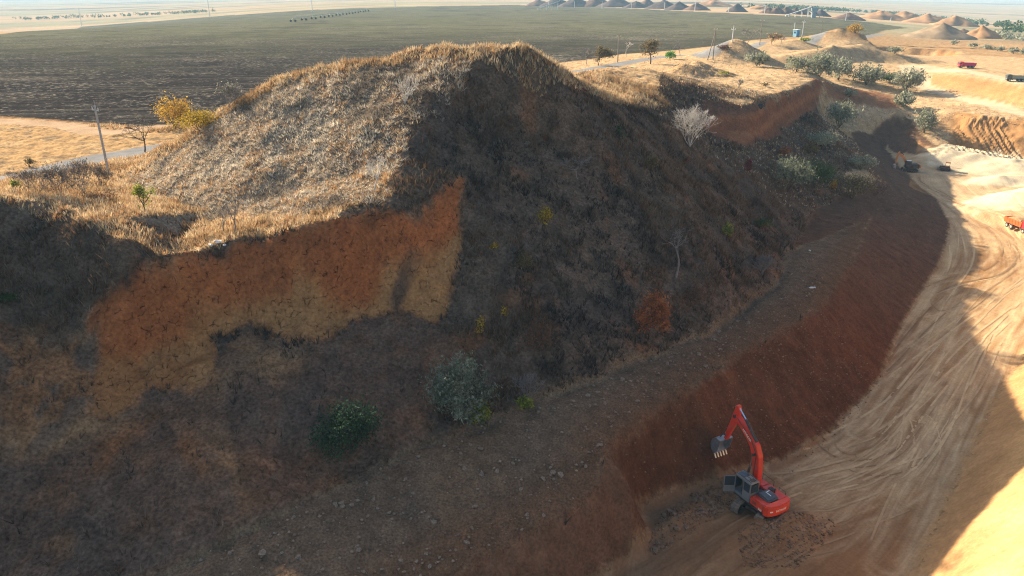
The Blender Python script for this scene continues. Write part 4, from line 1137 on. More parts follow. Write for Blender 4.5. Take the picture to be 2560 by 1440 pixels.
# ------------------------------------------------------------------ machines
M_RED = pmat('red_paint', (.64, .030, .012), .42, 0, .15, 2., dust=.5)
M_RED2 = pmat('orange_red_paint', (.72, .048, .012), .42, 0, .12, 2., dust=.35)
M_CAB = pmat('grey_cab_paint', (.17, .18, .175), .5, 0, .12, 3., dust=.35)
M_DARK = pmat('dark_steel', (.035, .034, .034), .6, .2, .25, 4., dust=.5)
M_TRACK = pmat('dusty_track_steel', (.17, .135, .105), .8, .1, .3, 6., dust=.7)
M_STEEL = pmat('worn_bucket_steel', (.30, .30, .30), .45, .6, .2, 4., dust=.4)
M_CHROME = pmat('chrome_rod', (.75, .77, .80), .15, 1.0, .03, 3.)
M_TOOTH = pmat('polished_tooth', (.80, .72, .55), .35, .3, .05, 3.)
M_GLASS = pmat('dark_glass', (.03, .045, .055), .12, 0, .1, 2., spec=.6)
M_LETTER = pmat('pale_lettering', (.92, .78, .62), .5, 0, .05, 2.)
M_WHITE = pmat('white_paint', (.75, .74, .72), .5, 0, .06, 2.)
M_HOOD = pmat('grey_hood', (.055, .065, .075), .4, 0, .1, 2., dust=.2)
M_TYRE = pmat('tyre', (.03, .029, .028), .85, 0, .2, 5., dust=.6)
M_RIM = pmat('dusty_rim', (.45, .42, .36), .6, .2, .1, 4.)

def text_mesh(s, size, extr=.01):
    cu = bpy.data.curves.new('lettering', 'FONT'); cu.body = s; cu.size = size; cu.extrude = extr; cu.align_x = 'CENTER'; cu.align_y = 'CENTER'
    o = bpy.data.objects.new('lettering', cu); col.objects.link(o)
    dg = bpy.context.evaluated_depsgraph_get(); me = bpy.data.meshes.new_from_object(o.evaluated_get(dg))
    bpy.data.objects.remove(o); bpy.data.curves.remove(cu); me.name = 'lettering'; return me

def track_unit(parent, y, L=3.4, Hh=.78, Wd=.58, shoes=40, small=False):
    """crawler: shoe belt round a frame, sprocket, idler and rollers"""
    t = MB(); R = Hh/2
    t.box((0, y, R), (L - Hh*.9, Wd*.45, Hh*.45)); fr = t.build('track', M_DARK, parent, .03)
    per = 2*(L - Hh) + 2*math.pi*R
    def pt(s):
        s %= per; st = L - Hh
        if s < st: return (-st/2 + s, Hh, 0)
        s -= st
        if s < math.pi*R: a = s/R; return (st/2 + R*math.sin(a), R + R*math.cos(a), a)
        s -= math.pi*R
        if s < st: return (st/2 - s, 0, math.pi)
        s -= st; a = math.pi + s/R; return (-st/2 + R*math.sin(a), R + R*math.cos(a), a)
    if small:
        b = MB()
        for i in range(shoes):
            x, z, a = pt(per*i/shoes); b.box((x, y, z), (per/shoes*.94, Wd, .05), Matrix.Rotation(a, 3, 'Y'))
        b.build('shoe_belt', M_TRACK, fr)
    else:
        one = MB(); one.box((0, 0, 0), (per/shoes*.92, Wd, .045)); one.box((per/shoes*.25, 0, .035), (.03, Wd, .05))
        first = one.build('track_shoe', M_TRACK, fr)
        for i in range(shoes):
            o = first if i == 0 else first.copy()
            if i: col.objects.link(o); o.parent = fr
            x, z, a = pt(per*i/shoes); o.location = (x, y, z); o.rotation_euler = (0, a, 0)
    for x, r, nm in ((-(L-Hh)/2, R*.82, 'idler'), ((L-Hh)/2, R*.85, 'sprocket')):
        w = MB(); w.tube((x, y-Wd*.3, R), (x, y+Wd*.3, R), r, None, 18); w.tube((x, y-Wd*.42, R), (x, y+Wd*.42, R), r*.45, None, 12); w.build(nm, M_DARK, fr)
    for i in range(5):
        w = MB(); x = -(L-Hh)/2*.75 + i*(L-Hh)*.75/4; w.tube((x, y-Wd*.28, .16), (x, y+Wd*.28, .16), .13, None, 10); w.build('roller', M_DARK, fr)
    return fr

def limb_prism(pts_top, pts_bot): return pts_top + pts_bot[::-1]

# -- red excavator (upper structure along +X, swung over its tracks)
C0 = place(1902, 1262)
C0 = np.array([17.9, 43.4, float(zmesh(17.9, 43.4)[0]) + .02])
HEAD = math.radians(117); TRK = math.radians(43)
ex = empty('excavator', C0, HEAD, 'red tracked excavator with open cab door digging at the foot of the cut', 'excavator')
und = bpy.data.objects.new('undercarriage', bpy.data.meshes.new('undercarriage'))
b = MB(); b.box((0, 0, .52), (1.3, 1.6, .32)); b.box((.0, 0, .5), (2.0, .9, .26)); b.tube((0, 0, .66), (0, 0, .92), .62, None, 24)
und = b.build('undercarriage', M_DARK, ex, .03); und.rotation_euler = (0, 0, TRK - HEAD)
for y in (-.92, .92): track_unit(und, y)
# turntable deck and engine house
hb = MB(); hb.prism([(-1.55, .92), (1.35, .92), (1.35, 1.12), (-1.55, 1.12)], -1.12, 1.12); hb.build('deck', M_DARK, ex, .02)
b = MB(); b.prism([(-1.5, 1.12), (.25, 1.12), (.25, 1.72), (-.1, 1.78), (-1.5, 1.78)], -1.15, -.30); b.build('right_housing', M_RED, ex, .05)
b = MB(); b.prism([(.27, 1.12), (1.30, 1.12), (1.30, 1.50), (.9, 1.72), (.27, 1.72)], -1.15, -.42); b.build('tool_box', M_RED, ex, .05)
b = MB(); b.prism([(-1.5, 1.12), (-.18, 1.12), (-.18, 1.72), (-1.5, 1.78)], .42, 1.15); lh = b.build('left_housing', M_RED, ex, .05)
b = MB(); b.box((-.85, 1.165, 1.45), (1.1, .012, .46)); b.build('side_door', M_RED2, lh, .004)
for k in range(5):
    b = MB(); b.box((-.62 + 0*k, 1.176, 1.34 + k*.055), (.42, .012, .022)); b.build('vent', M_DARK, lh)
b = MB(); b.prism([(-1.5, 1.12), (.1, 1.12), (.1, 1.66), (-1.5, 1.66)], -.30, .42); b.build('engine_bay', M_DARK, ex)
b = MB(); b.prism([(-1.42, 1.70), (-1.36, 1.90), (-.95, 2.0), (-.40, 1.98), (-.22, 1.72)], -.36, .66); hd = b.build('engine_hood', M_HOOD, ex, .06)
b = MB(); b.box((-.85, .12, 2.0), (.5, .04, .03)); b.box((-.6, -.1, 2.0), (.04, .25, .03)); b.build('hood_latch', M_WHITE, hd)
b = MB(); b.tube((-.72, -.62, 1.74), (-.72, -.62, 2.12), .07, .07, 10); b.build('exhaust', M_DARK, ex)
b = MB(); b.box((-.35, -.75, 1.80), (.45, .35, .05)); b.build('battery_cover', M_DARK, ex)
# counterweight: rounded slab across the rear
cwp = []
for i in range(15):
    a = math.radians(-78 + i*156/14); cwp.append((-1.42 - .62*math.cos(a)**.7, 1.19*math.sin(a)/math.sin(math.radians(78))))
b = MB(); b.prism([(-1.45, -1.19)] + cwp[1:-1] + [(-1.45, 1.19)], .98, 1.82, 'xy'); cw = b.build('counterweight', M_RED2, ex, .07, True)
cw.data.polygons.foreach_set('use_smooth', [False]*len(cw.data.polygons))
def on_cw(y):                                              # rear face of the weight at that y
    best = min(zip(cwp[:-1], cwp[1:]), key=lambda ab: abs((ab[0][1]+ab[1][1])/2 - y))
    (x1, y1), (x2, y2) = best; return x1 + (x2-x1)*((y - y1)/(y2 - y1) if y2 != y1 else 0), math.atan2(x2-x1, y2-y1)
lx, la = on_cw(-.25)
# the maker's name stands on the rear of the weight, letter by letter round the curve
yy = .46
for ch_, adv in zip('HITACHI', (.165, .085, .15, .16, .16, .165, .085)):
    y_ = yy - adv/2; x_, a_ = on_cw(y_)
    lo = bpy.data.objects.new('letter', text_mesh(ch_, .25)); lo.data.materials.append(M_LETTER); col.objects.link(lo); lo.parent = cw
    lo.matrix_local = Matrix.Translation((x_ - .008, y_, 1.42)) @ Matrix.Rotation(-math.pi/2 - a_, 4, 'Z') @ Matrix.Rotation(math.pi/2, 4, 'X')
    yy -= adv
x_, a_ = on_cw(.80); b = MB(); b.box((x_ - .004, .80, 1.42), (.014, .22, .10), Matrix.Rotation(-a_, 3, 'Z')); b.build('plate', M_WHITE, cw)
# number on the left flank
lo = bpy.data.objects.new('number', text_mesh('330', .22)); lo.data.materials.append(M_LETTER); col.objects.link(lo); lo.parent = lh
lo.matrix_local = Matrix.Translation((-1.2, 1.178, 1.26)) @ Matrix.Rotation(math.pi, 4, 'Z') @ Matrix.Rotation(math.pi/2, 4, 'X')
# cab
cab = empty('cab', (0, 0, 0)); bpy.data.objects.remove(cab)
b = MB(); b.box((.62, .78, 1.22), (1.55, .84, .24)); cab = b.build('cab', M_CAB, ex, .03)
b = MB()
for x, y in ((-.12, .40), (-.12, 1.16), (1.36, .40), (1.36, 1.16), (.52, 1.16), (.52, .40)): b.box((x, y, 1.98), (.08, .07, 1.3))
b.box((.62, .40, 2.6), (1.55, .07, .09)); b.box((.62, 1.16, 2.6), (1.55, .07, .09)); b.build('cab_frame', M_CAB, cab, .01)
b = MB(); b.prism([(-.17, 2.60), (1.40, 2.60), (1.34, 2.74), (-.10, 2.74)], .36, 1.20); rf = b.build('cab_roof', M_CAB, cab, .03)
for y in (.46, .78, 1.10):
    b = MB(); b.box((.62, y, 2.755), (1.45, .03, .035)); b.build('roof_rail', M_DARK, rf)
b = MB(); b.box((.95, .78, 2.752), (.62, .50, .02)); b.build('roof_hatch', M_GLASS, rf, .01)
b = MB(); b.box((.12, .78, 2.755), (.3, .4, .05)); b.build('roof_vent', M_DARK, rf, .01)
for nm, c_, s_ in (('rear_window', (-.155, .78, 2.2), (.02, .66, .62)), ('front_window', (1.395, .78, 1.95), (.02, .66, 1.15)), ('right_window', (.62, .375, 2.1), (1.3, .02, .85)), ('side_window', (.19, 1.185, 2.2), (.56, .02, .62))):
    b = MB(); b.box(c_, s_); b.build(nm, M_GLASS, cab)
b = MB(); b.box((.19, 1.19, 1.60), (.62, .03, .56)); b.box((-.15, .78, 1.6), (.03, .74, .56)); b.build('cab_panel', M_CAB, cab, .01)
b = MB(); b.box((.45, .75, 1.55), (.5, .5, .14)); b.box((.22, .75, 1.9), (.12, .48, .65)); b.build('seat', M_DARK, cab, .04)
b = MB(); b.tube((.85, .95, 1.35), (.85, .95, 1.75), .02); b.tube((.85, .55, 1.35), (.85, .55, 1.75), .02); b.build('control_lever', M_DARK, cab)
rotd = Matrix.Rotation(math.radians(100), 4, 'Z')
dr = MB(); dr.box((.42, 0, 1.42), (.84, .05, .55)); dr.box((.42, 0, 2.52), (.84, .05, .06)); dr.box((.03, 0, 2.0), (.06, .05, 1.1)); dr.box((.81, 0, 2.0), (.06, .05, 1.1))
door = dr.build('cab_door', M_CAB, cab, .008); door.matrix_local = Matrix.Translation((1.30, 1.20, 0)) @ Matrix.Rotation(math.radians(62), 4, 'Z')
b = MB(); b.box((.42, 0, 2.1), (.76, .015, .8)); b.build('door_glass', M_GLASS, door)
b = MB(); b.path([(-.16, -1.1, 1.75), (-.16, -1.1, 2.2), (.9, -1.1, 2.2), (.9, -1.1, 1.7)], .018); b.path([(-1.3, -1.08, 1.8), (-1.3, -1.08, 2.05), (-.7, -1.08, 2.05), (-.7, -1.08, 1.8)], .018); b.build('handrail', M_DARK, ex)
# boom, stick and bucket in the plane of the machine
by0, by1 = -.36, .10
def offset_line(pts, ws):
    out_t, out_b = [], []
    for i, p in enumerate(pts):
        a = pts[max(i-1, 0)]; c = pts[min(i+1, len(pts)-1)]; d = Vector((c[0]-a[0], c[1]-a[1])).normalized(); n = Vector((-d.y, d.x))
        out_t.append((p[0] + n.x*ws[i]/2, p[1] + n.y*ws[i]/2)); out_b.append((p[0] - n.x*ws[i]/2, p[1] - n.y*ws[i]/2))
    return out_t + out_b[::-1]
bp_ = [(.55, 1.45), (.58, 2.3), (.66, 3.2), (.82, 4.05), (1.15, 4.72), (1.72, 5.22), (2.5, 5.72), (3.22, 6.12)]
b = MB(); b.prism(offset_line(bp_, [.34, .5, .62, .70, .66, .54, .44, .30]), by0, by1); bo = b.build('boom', M_RED, ex, .03)
b = MB(); b.tube((.55, by0-.12, 1.45), (.55, by1+.12, 1.45), .14, None, 14); b.tube((3.22, by0-.08, 6.12), (3.22, by1+.08, 6.12), .13, None, 14); b.tube((.88, by0-.2, 4.25), (.88, by1+.2, 4.25), .1, None, 12); b.build('pin', M_DARK, bo)
for y in (by0-.17, by1+.17):                               # two lift cylinders
    b = MB(); b.tube((1.25, y, 1.35), (1.04, y, 3.1), .10, None, 12); c_ = b.build('lift_cylinder', M_DARK, bo); b = MB(); b.tube((1.04, y, 3.1), (.92, y, 4.2), .05, None, 10); b.build('cylinder_rod', M_CHROME, c_)
ym = (by0+by1)/2
b = MB(); b.tube((1.05, ym, 5.10), (2.35, ym, 6.28), .115, None, 14); ac = b.build('stick_cylinder', M_DARK, bo)
b = MB(); b.tube((2.35, ym, 6.28), (3.22, ym, 6.92), .062, None, 12); b.build('cylinder_rod', M_CHROME, ac)
b = MB(); b.path([(.72, by1+.03, 2.6), (.72, by1+.03, 4.3), (1.35, by1+.03, 5.2), (2.9, by1+.03, 6.15)], .025, 6); b.build('hose', M_DARK, bo)
lo = bpy.data.objects.new('lettering', text_mesh('HITACHI', .26)); lo.data.materials.append(M_LETTER); col.objects.link(lo); lo.parent = bo
lo.matrix_local = Matrix.Translation((1.85, by1 + .002, 5.30)) @ Matrix.Rotation(math.radians(-30), 4, 'Y') @ Matrix.Rotation(math.pi, 4, 'Z') @ Matrix.Rotation(math.pi/2, 4, 'X')
sp_ = [(3.20, 7.02), (3.16, 6.60), (3.24, 6.12), (3.52, 5.2), (3.80, 4.35), (3.98, 3.70)]
b = MB(); b.prism(offset_line(sp_, [.22, .46, .56, .44, .34, .24]), by0+.06, by1-.06); stk = b.build('stick', M_RED, ex, .03)
b = MB(); b.tube((3.50, ym, 6.35), (3.86, ym, 5.15), .085, None, 12); bc = b.build('bucket_cylinder', M_DARK, stk); b = MB(); b.tube((3.86, ym, 5.15), (4.18, ym, 4.10), .045, None, 10); b.build('cylinder_rod', M_CHROME, bc)
b = MB()
for y in (by0-.0, by1+.0): b.tube((4.18, y, 4.10), (3.86, y, 4.12), .05, None, 8); b.tube((4.18, y, 4.10), (4.42, y, 3.62), .05, None, 8)
b.build('bucket_link', M_DARK, stk)
# bucket: curved back, two cheeks, lip with five teeth
bk = []; hinge = (4.00, 3.62)
prof = [(3.92, 3.66), (4.42, 3.72), (4.78, 3.42), (4.92, 2.95), (4.80, 2.50), (4.48, 2.22)]
inner = [(3.97, 3.56), (4.38, 3.62), (4.69, 3.36), (4.82, 2.95), (4.71, 2.56), (4.44, 2.30)]
W0, W1 = ym-.62, ym+.62
b = MB(); b.prism(prof + inner[::-1], W0, W1)
cheek = prof + [(4.12, 2.72)]
b.prism(cheek, W0-.02, W0+.04); b.prism(cheek, W1-.04, W1+.02)
bu = b.build('bucket', M_STEEL, ex, .01)
for i in range(5):
    y = W0 + .08 + i*(W1-W0-.16)/4
    b = MB(); b.prism([(4.52, 2.30), (4.40, 2.24), (4.22, 1.95), (4.30, 1.96)], y-.05, y+.05); b.build('tooth', M_TOOTH, bu, .008)

# -- trucks
def wheel(parent, x, y, r=.52, w=.34):
    b = MB(); b.tube((x, y-w/2, r), (x, y+w/2, r), r, None, 20); t_ = b.build('wheel', M_TYRE, parent, .05)
    s = 1 if y > 0 else -1
    b = MB(); b.tube((x, y + s*w*.30, r), (x, y + s*(w*.5+.012), r), r*.60, r*.52, 16); b.build('rim', M_RIM, t_)
def dump_truck(loc, rz, label, mc, mb, scale=1.0, load=None):
    t = empty('dump_truck', loc, rz, label, 'truck', 'dump trucks at work in the pit', scale)
    b = MB(); b.box((-.3, .42, .82), (7.0, .14, .26)); b.box((-.3, -.42, .82), (7.0, .14, .26)); b.box((1.2, 0, .8), (.5, 1.9, .4)); b.box((-3.4, 0, .82), (.15, 1.0, .2)); b.build('chassis', M_DARK, t)
    for x in (2.35, -1.35, -2.75):
        for y in (1.02, -1.02): wheel(t, x, y)
    b = MB(); b.prism([(1.75, .78), (3.42, .78), (3.46, 1.75), (3.28, 2.72), (1.85, 2.78), (1.75, 2.6)], -1.2, 1.2); cb = b.build('cab', mc, t, .07)
    b = MB(); b.prism([(3.475, 1.80), (3.315, 2.58), (3.295, 2.58), (3.455, 1.80)], -1.02, 1.02); b.build('windscreen', M_GLASS, cb)
    for s in (-1, 1):
        b = MB(); b.prism([(2.45, 1.82), (3.32, 1.82), (3.20, 2.52), (2.45, 2.52)], s*1.205-.01, s*1.205+.01); b.build('side_window', M_GLASS, cb)
        b = MB(); b.box((3.50, s*1.28, 2.15), (.06, .16, .42)); b.box((3.45, s*1.2, 2.35), (.04, .2, .04)); b.build('mirror', M_DARK, cb)
        b = MB(); b.tube((3.44, s*.92, 1.02), (3.475, s*.92, 1.02), .13, None, 12); b.build('headlight', M_WHITE, cb)
        b = MB(); b.prism([(1.72, .9), (1.85, 1.12), (2.85, 1.12), (2.98, .9)], s*1.2-.14, s*1.2+.03); b.build('mudguard', M_DARK, cb)
    b = MB(); b.box((3.42, 0, .72), (.22, 2.4, .3)); b.build('bumper', M_DARK, t, .03)
    b = MB(); b.box((3.46, 0, 1.35), (.04, 1.4, .4)); b.build('grille', M_DARK, t)
    # open tipping body: floor, sloped sides, front wall with visor, tailgate
    b = MB(); b.prism([(-3.85, 1.10), (1.45, 1.10), (1.45, 1.22), (-3.85, 1.22)], -1.1, 1.1)
    for s in (-1, 1): b.prism([(s*1.10, 1.12), (s*1.26, 2.35), (s*1.19, 2.35), (s*1.03, 1.12)], -3.85, 1.45, 'yz')
    b.prism([(1.40, 1.12), (1.62, 2.62), (1.52, 2.62), (1.32, 1.12)], -1.2, 1.2); b.prism([(1.55, 2.58), (2.35, 2.95), (2.35, 3.0), (1.52, 2.64)], -1.15, 1.15)
    b.prism([(-3.80, 1.15), (-4.02, 2.3), (-3.94, 2.3), (-3.74, 1.15)], -1.15, 1.15); bd = b.build('dump_body', mb, t, .012)
    for s in (-1, 1):
        for x in (-3.0, -2.1, -1.2, -.3, .6):
            b = MB(); b.prism([(s*1.12, 1.12), (s*1.32, 2.34), (s*1.24, 2.34), (s*1.05, 1.12)], x-.05, x+.05, 'yz'); b.build('side_rib', mb, bd)
    if load:
        b = MB(); b.prism([(-3.7, 1.3), (-3.4, 2.2), (-2.0, 2.75), (-.6, 2.85), (.9, 2.5), (1.3, 1.3)], -1.0, 1.0); b.build('soil_load', load, t, .25)
    return t
M_PINK = pmat('magenta_red_paint', (.50, .022, .14), .4, 0, .1, 1.5, dust=.15)
M_PINKCAB = pmat('crimson_paint', (.60, .022, .045), .4, 0, .1, 1.5, dust=.1)
M_GREYG = pmat('grey_green_paint', (.22, .26, .22), .5, 0, .1, 1.5, dust=.25)
M_DKGRN = pmat('dark_green_paint', (.07, .09, .075), .5, 0, .1, 1.5, dust=.2)
M_ORNG = pmat('orange_paint', (.70, .13, .035), .45, 0, .1, 1.5, dust=.25)
M_CRIM = pmat('bright_red_paint', (.60, .03, .04), .35, 0, .08, 1.5, dust=.1)
M_LOADM = pmat('soil_load', (.36, .22, .10), .95, 0, .3, 2.)
p = place(2414, 170); dump_truck(p, math.radians(172), 'magenta-red dump truck driving along the upper haul road', M_PINKCAB, M_PINK, .62)
p = place(2536, 203); dump_truck(p, math.radians(166), 'grey-green dump truck on the upper haul road by the right frame edge', M_DKGRN, M_GREYG, .58)
p = place(2548, 574); dump_truck(p, math.radians(-84), 'red-cabbed dump truck with an orange body at the right frame edge', M_CRIM, M_ORNG, .64, M_LOADM)

# -- second excavator at the far end of the floor
p = place(2272, 428)
e2 = empty('excavator', p, math.radians(168), 'small dark and orange excavator at the far end of the pit floor', 'excavator', scale=.78)
b = MB(); b.box((0, 0, .55), (1.8, 1.4, .4)); u2 = b.build('undercarriage', M_DARK, e2, .03)
for y in (-.95, .95): track_unit(u2, y, 3.6, .8, .55, 26, True)
M_OR2 = pmat('faded_orange_paint', (.55, .20, .05), .5, 0, .15, 1.5, dust=.3)
b = MB(); b.prism([(-1.9, .95), (1.2, .95), (1.2, 1.2), (-.2, 1.3), (-.2, 1.95), (-1.7, 2.0), (-1.95, 1.7)], -1.2, 1.2); b.build('house', M_DARK, e2, .06)
b = MB(); b.prism([(-1.98, 1.0), (-2.3, 1.2), (-2.3, 1.8), (-1.98, 1.95)], -1.15, 1.15); b.build('counterweight', M_OR2, e2, .06)
b = MB(); b.prism([(.0, 1.2), (1.35, 1.2), (1.42, 1.9), (1.2, 2.75), (.0, 2.75)], .2, 1.15); c2 = b.build('cab', M_DARK, e2, .05)
b = MB(); b.box((.68, 1.16, 2.2), (.9, .02, .7)); b.build('side_window', M_GLASS, c2)
b = MB(); b.box((.6, .68, 2.79), (1.1, .85, .06)); b.build('cab_roof', M_WHITE, c2, .02)
b = MB(); b.prism(offset_line([(.8, 1.4), (1.3, 2.7), (2.1, 3.7), (3.1, 4.35)], [.4, .6, .55, .34]), -.3, .15); b.build('boom', M_OR2, e2, .03)
b = MB(); b.prism(offset_line([(2.9, 4.8), (3.15, 4.3), (3.35, 3.0), (3.4, 1.6)], [.3, .5, .36, .24]), -.24, .09); s2 = b.build('stick', M_OR2, e2, .03)
b = MB(); b.tube((1.9, -.08, 4.1), (2.9, -.08, 4.75), .1); b.build('stick_cylinder', M_DARK, e2)
b = MB(); b.prism([(3.35, 1.65), (3.8, 1.5), (3.9, .95), (3.6, .45), (3.2, .4), (3.25, .55), (3.5, .7), (3.65, 1.0), (3.5, 1.35)], -.6, .45); b.prism([(3.35, 1.65), (3.8, 1.5), (3.9, .95), (3.6, .45), (3.2, .4)], -.62, -.58); b.prism([(3.35, 1.65), (3.8, 1.5), (3.9, .95), (3.6, .45), (3.2, .4)], .43, .47); b.build('bucket', M_STEEL, e2)

# -- bulldozer beside it
p = place(2362, 426)
bd = empty('bulldozer', p, math.radians(150), 'small brown bulldozer standing alone beside the second excavator', 'bulldozer', scale=.60)
M_BRN = pmat('faded_brown_paint', (.30, .14, .07), .6, 0, .2, 1.5, dust=.4)
for y in (-.85, .85): track_unit(bd, y, 3.2, .95, .5, 26, True)
b = MB(); b.prism([(-1.3, .6), (1.7, .6), (1.75, 1.45), (.3, 1.55), (-1.3, 1.3)], -.5, .5); b.build('hood', M_DARK, bd, .05)
b = MB()
for x in (-1.1, .15):
    for y in (-.68, .68): b.box((x, y, 1.95), (.1, .1, 1.35))
b.box((-.47, .68, 2.6), (1.3, .1, .12)); b.box((-.47, -.68, 2.6), (1.3, .1, .12)); b.box((-.47, 0, 1.35), (1.35, 1.46, .3)); c3 = b.build('cab', M_BRN, bd)
b = MB(); b.prism([(-1.25, 2.66), (.3, 2.66), (.22, 2.82), (-1.15, 2.82)], -.8, .8); b.build('cab_roof', M_BRN, c3, .03)
for c_, s_ in (((.19, 0, 2.05), (.02, 1.2, .95)), ((-1.15, 0, 2.05), (.02, 1.2, .95))):
    b = MB(); b.box(c_, s_); b.build('window', M_GLASS, c3)
b = MB(); b.tube((1.1, 0, 1.45), (1.1, 0, 2.1), .06); b.build('exhaust', M_DARK, bd)
b = MB(); b.prism([(2.35, .1), (2.28, .6), (2.42, 1.2), (2.52, 1.2), (2.40, .6), (2.48, .1)], -1.55, 1.55); bl_ = b.build('blade', M_STEEL, bd)
for s in (-1, 1):
    b = MB(); b.tube((-.3, s*1.2, .5), (2.32, s*1.2, .45), .09); b.build('push_arm', M_DARK, bl_)
# ------------------------------------------------------------------ poles, booth, litter, heaps, far plant
M_CONC = pmat('concrete_pole', (.34, .33, .30), .85, 0, .12, 4.)
M_WOODP = pmat('grey_wood_pole', (.22, .18, .14), .9, 0, .2, 6.)
M_PORC = pmat('porcelain', (.6, .6, .58), .3, 0, .05, 3.)
M_WHP = pmat('white_concrete', (.62, .61, .58), .8, 0, .06, 3.)
def pole(px, py, top, label, mat=M_CONC, lean=0.0, arm=True, strut=False, r=.15, rz=0.7, group='utility poles', xyz=None, wires=2):
    p = place(px, py) if xyz is None else np.array(xyz, float)
    h = top_z(p[1], top) - p[2]; rmin = .9/pxm(p); r = max(r, rmin)
    o = empty('utility_pole', p - np.array([0, 0, .1]), rz, label, 'pole', group)
    b = MB(); b.tube((0, 0, 0), (lean*h, 0, h), r, r*.7, 8); b.build('post', mat, o)
    if strut: b = MB(); b.tube((1.9, .1, 0), (lean*h + .1, .1, h*.86), r*.9, r*.7, 8); b.build('strut', mat, o)
    if arm:
        a = max(.05, rmin*.6); z = h - .45
        b = MB(); b.box((lean*z, 0, z), (a*1.6, 1.5, a*1.6)); am = b.build('crossarm', mat, o)
        for y in ((-.65, .65) if wires == 2 else (-.65, 0, .65)):
            b = MB(); b.tube((lean*z, y, z), (lean*z, y, z + .32), max(.05, rmin*.5), max(.035, rmin*.4), 8); b.build('insulator', M_PORC, am)
        b = MB(); b.tube((lean*h, 0, h-.1), (lean*h + .05, 0, h + .55), max(.03, rmin*.4), None, 6); b.build('top_pin', mat, o)
    return o
pole(273, 440, 262, 'tall concrete pole leaning left beside the roadside thicket', M_CONC, 0.0, r=.14, rz=.9)
pole(1544, 156, 86, 'dark pole by the road behind the hill, left of the yellow-brown tree', M_WOODP)
pole(1782, 148, 68, 'leaning double pole with a strut beside the road', M_WOODP, 0.0, True, True, rz=3.6)
pole(1830, 108, 68, 'pale pole between the double pole and the wide bare tree', M_WHP)
pole(1899, 112, 48, 'dark pole rising behind the wide bare tree', M_WOODP)
pole(2005, 92, 52, 'pole standing just right of the blue booth', M_WHP)
pole(1985, 78, 56, 'thin pole just left above the blue booth', M_WHP, arm=False)
pole(2052, 84, 52, 'thin dark pole left of the tall pointed mound', M_WOODP, arm=False)
far_pole_lbl = ['first','second','third','fourth','fifth','sixth','seventh','eighth','ninth','tenth','eleventh','twelfth']
for i, (x, y, t_) in enumerate(((205,66,20),(525,43,-2),(781,27,-8),(988,19,-8),(1371,20,4),(1436,20,4),(1505,21,4),(1578,23,7),(1661,25,6),(1737,27,6),(1821,31,17),(1911,34,12))):
    pole(x, y, t_, far_pole_lbl[i] + ' pole from the left in the row along the far edge of the field', M_WHP, group='poles along the far edge of the field', rz=.3, r=.2, arm=i < 4)
pole(2114, 52, 33, 'white pole by the brown heaps at the right end of the field', M_WHP, group='poles along the far edge of the field', r=.2, arm=False)
pole(2226, 55, 43, 'white pole in front of the ochre dumps at the upper right', M_WHP, group='poles along the far edge of the field', r=.2, arm=False)
# blue booth
p = place(1990, 92); bo_ = empty('booth', p, .5, 'small blue booth with a flat roof beside the road', 'booth')
M_BLUE = pmat('pale_blue_paint', (.16, .36, .48), .6, 0, .1, 2.); M_BLUED = pmat('deeper_blue_paint', (.10, .24, .36), .6, 0, .1, 2.)
b = MB(); b.box((0, 0, 1.5), (2.2, 2.0, 3.0)); b.build('wall', M_BLUE, bo_, .03)
b = MB(); b.box((0, 0, 3.06), (2.6, 2.4, .14)); b.build('roof', M_WHITE, bo_, .02)
b = MB(); b.box((0, -1.02, 1.1), (.9, .06, 2.1)); b.build('door', M_BLUED, bo_)
b = MB(); b.box((-1.12, 0, 1.9), (.06, .9, .8)); b.build('window', M_GLASS, bo_)

# litter at the lip of the scarp and on the cliff
M_FOAM = pmat('dirty_white_plastic', (.62, .62, .60), .7, 0, .12, 4.)
def litter(px, py, s, label, mat, flat=.35, seed=1):
    p = place(px, py); r = np.random.RandomState(seed); bm = bmesh.new(); bmesh.ops.create_icosphere(bm, subdivisions=2, radius=s)
    for v in bm.verts: v.co = Vector((v.co.x*r.uniform(.75, 1.3), v.co.y*r.uniform(.5, .9), v.co.z*flat*r.uniform(.6, 1.4)))
    me = bpy.data.meshes.new('litter'); bm.to_mesh(me); bm.free(); me.materials.append(mat)
    o = bpy.data.objects.new('litter', me); col.objects.link(o); o.location = (p[0], p[1], p[2] + s*flat*.6); o.rotation_euler = (.2, .1, r.uniform(0, 6)); tag(o, label, 'litter', 'litter at the scarp lip'); return o
litter(527, 615, .22, 'small white plastic scrap at the lip of the orange scarp, leftmost of three', M_FOAM, .5, 3)
litter(547, 619, .34, 'largest white plastic scrap at the lip of the orange scarp', M_FOAM, .35, 4)
litter(562, 616, .16, 'tiny white scrap right of the largest one at the scarp lip', M_FOAM, .5, 5)
M_BLKP = pmat('black_rubber', (.02, .02, .02), .6, 0, .2, 4.)
o = litter(1900, 262, .7, 'black heap of rubbish at the tip of the cliff edge', M_BLKP, .6, 6); o['group'] = 'litter on the cliff edge'
o = litter(2030, 720, .35, 'pale flat slab lying at the top of the cut slope', M_FOAM, .25, 7); o['group'] = 'pale debris on the cut slope'
o = litter(2025, 626, .2, 'small white scrap on the cut slope below the bushes', M_FOAM, .5, 8); o['group'] = 'pale debris on the cut slope'

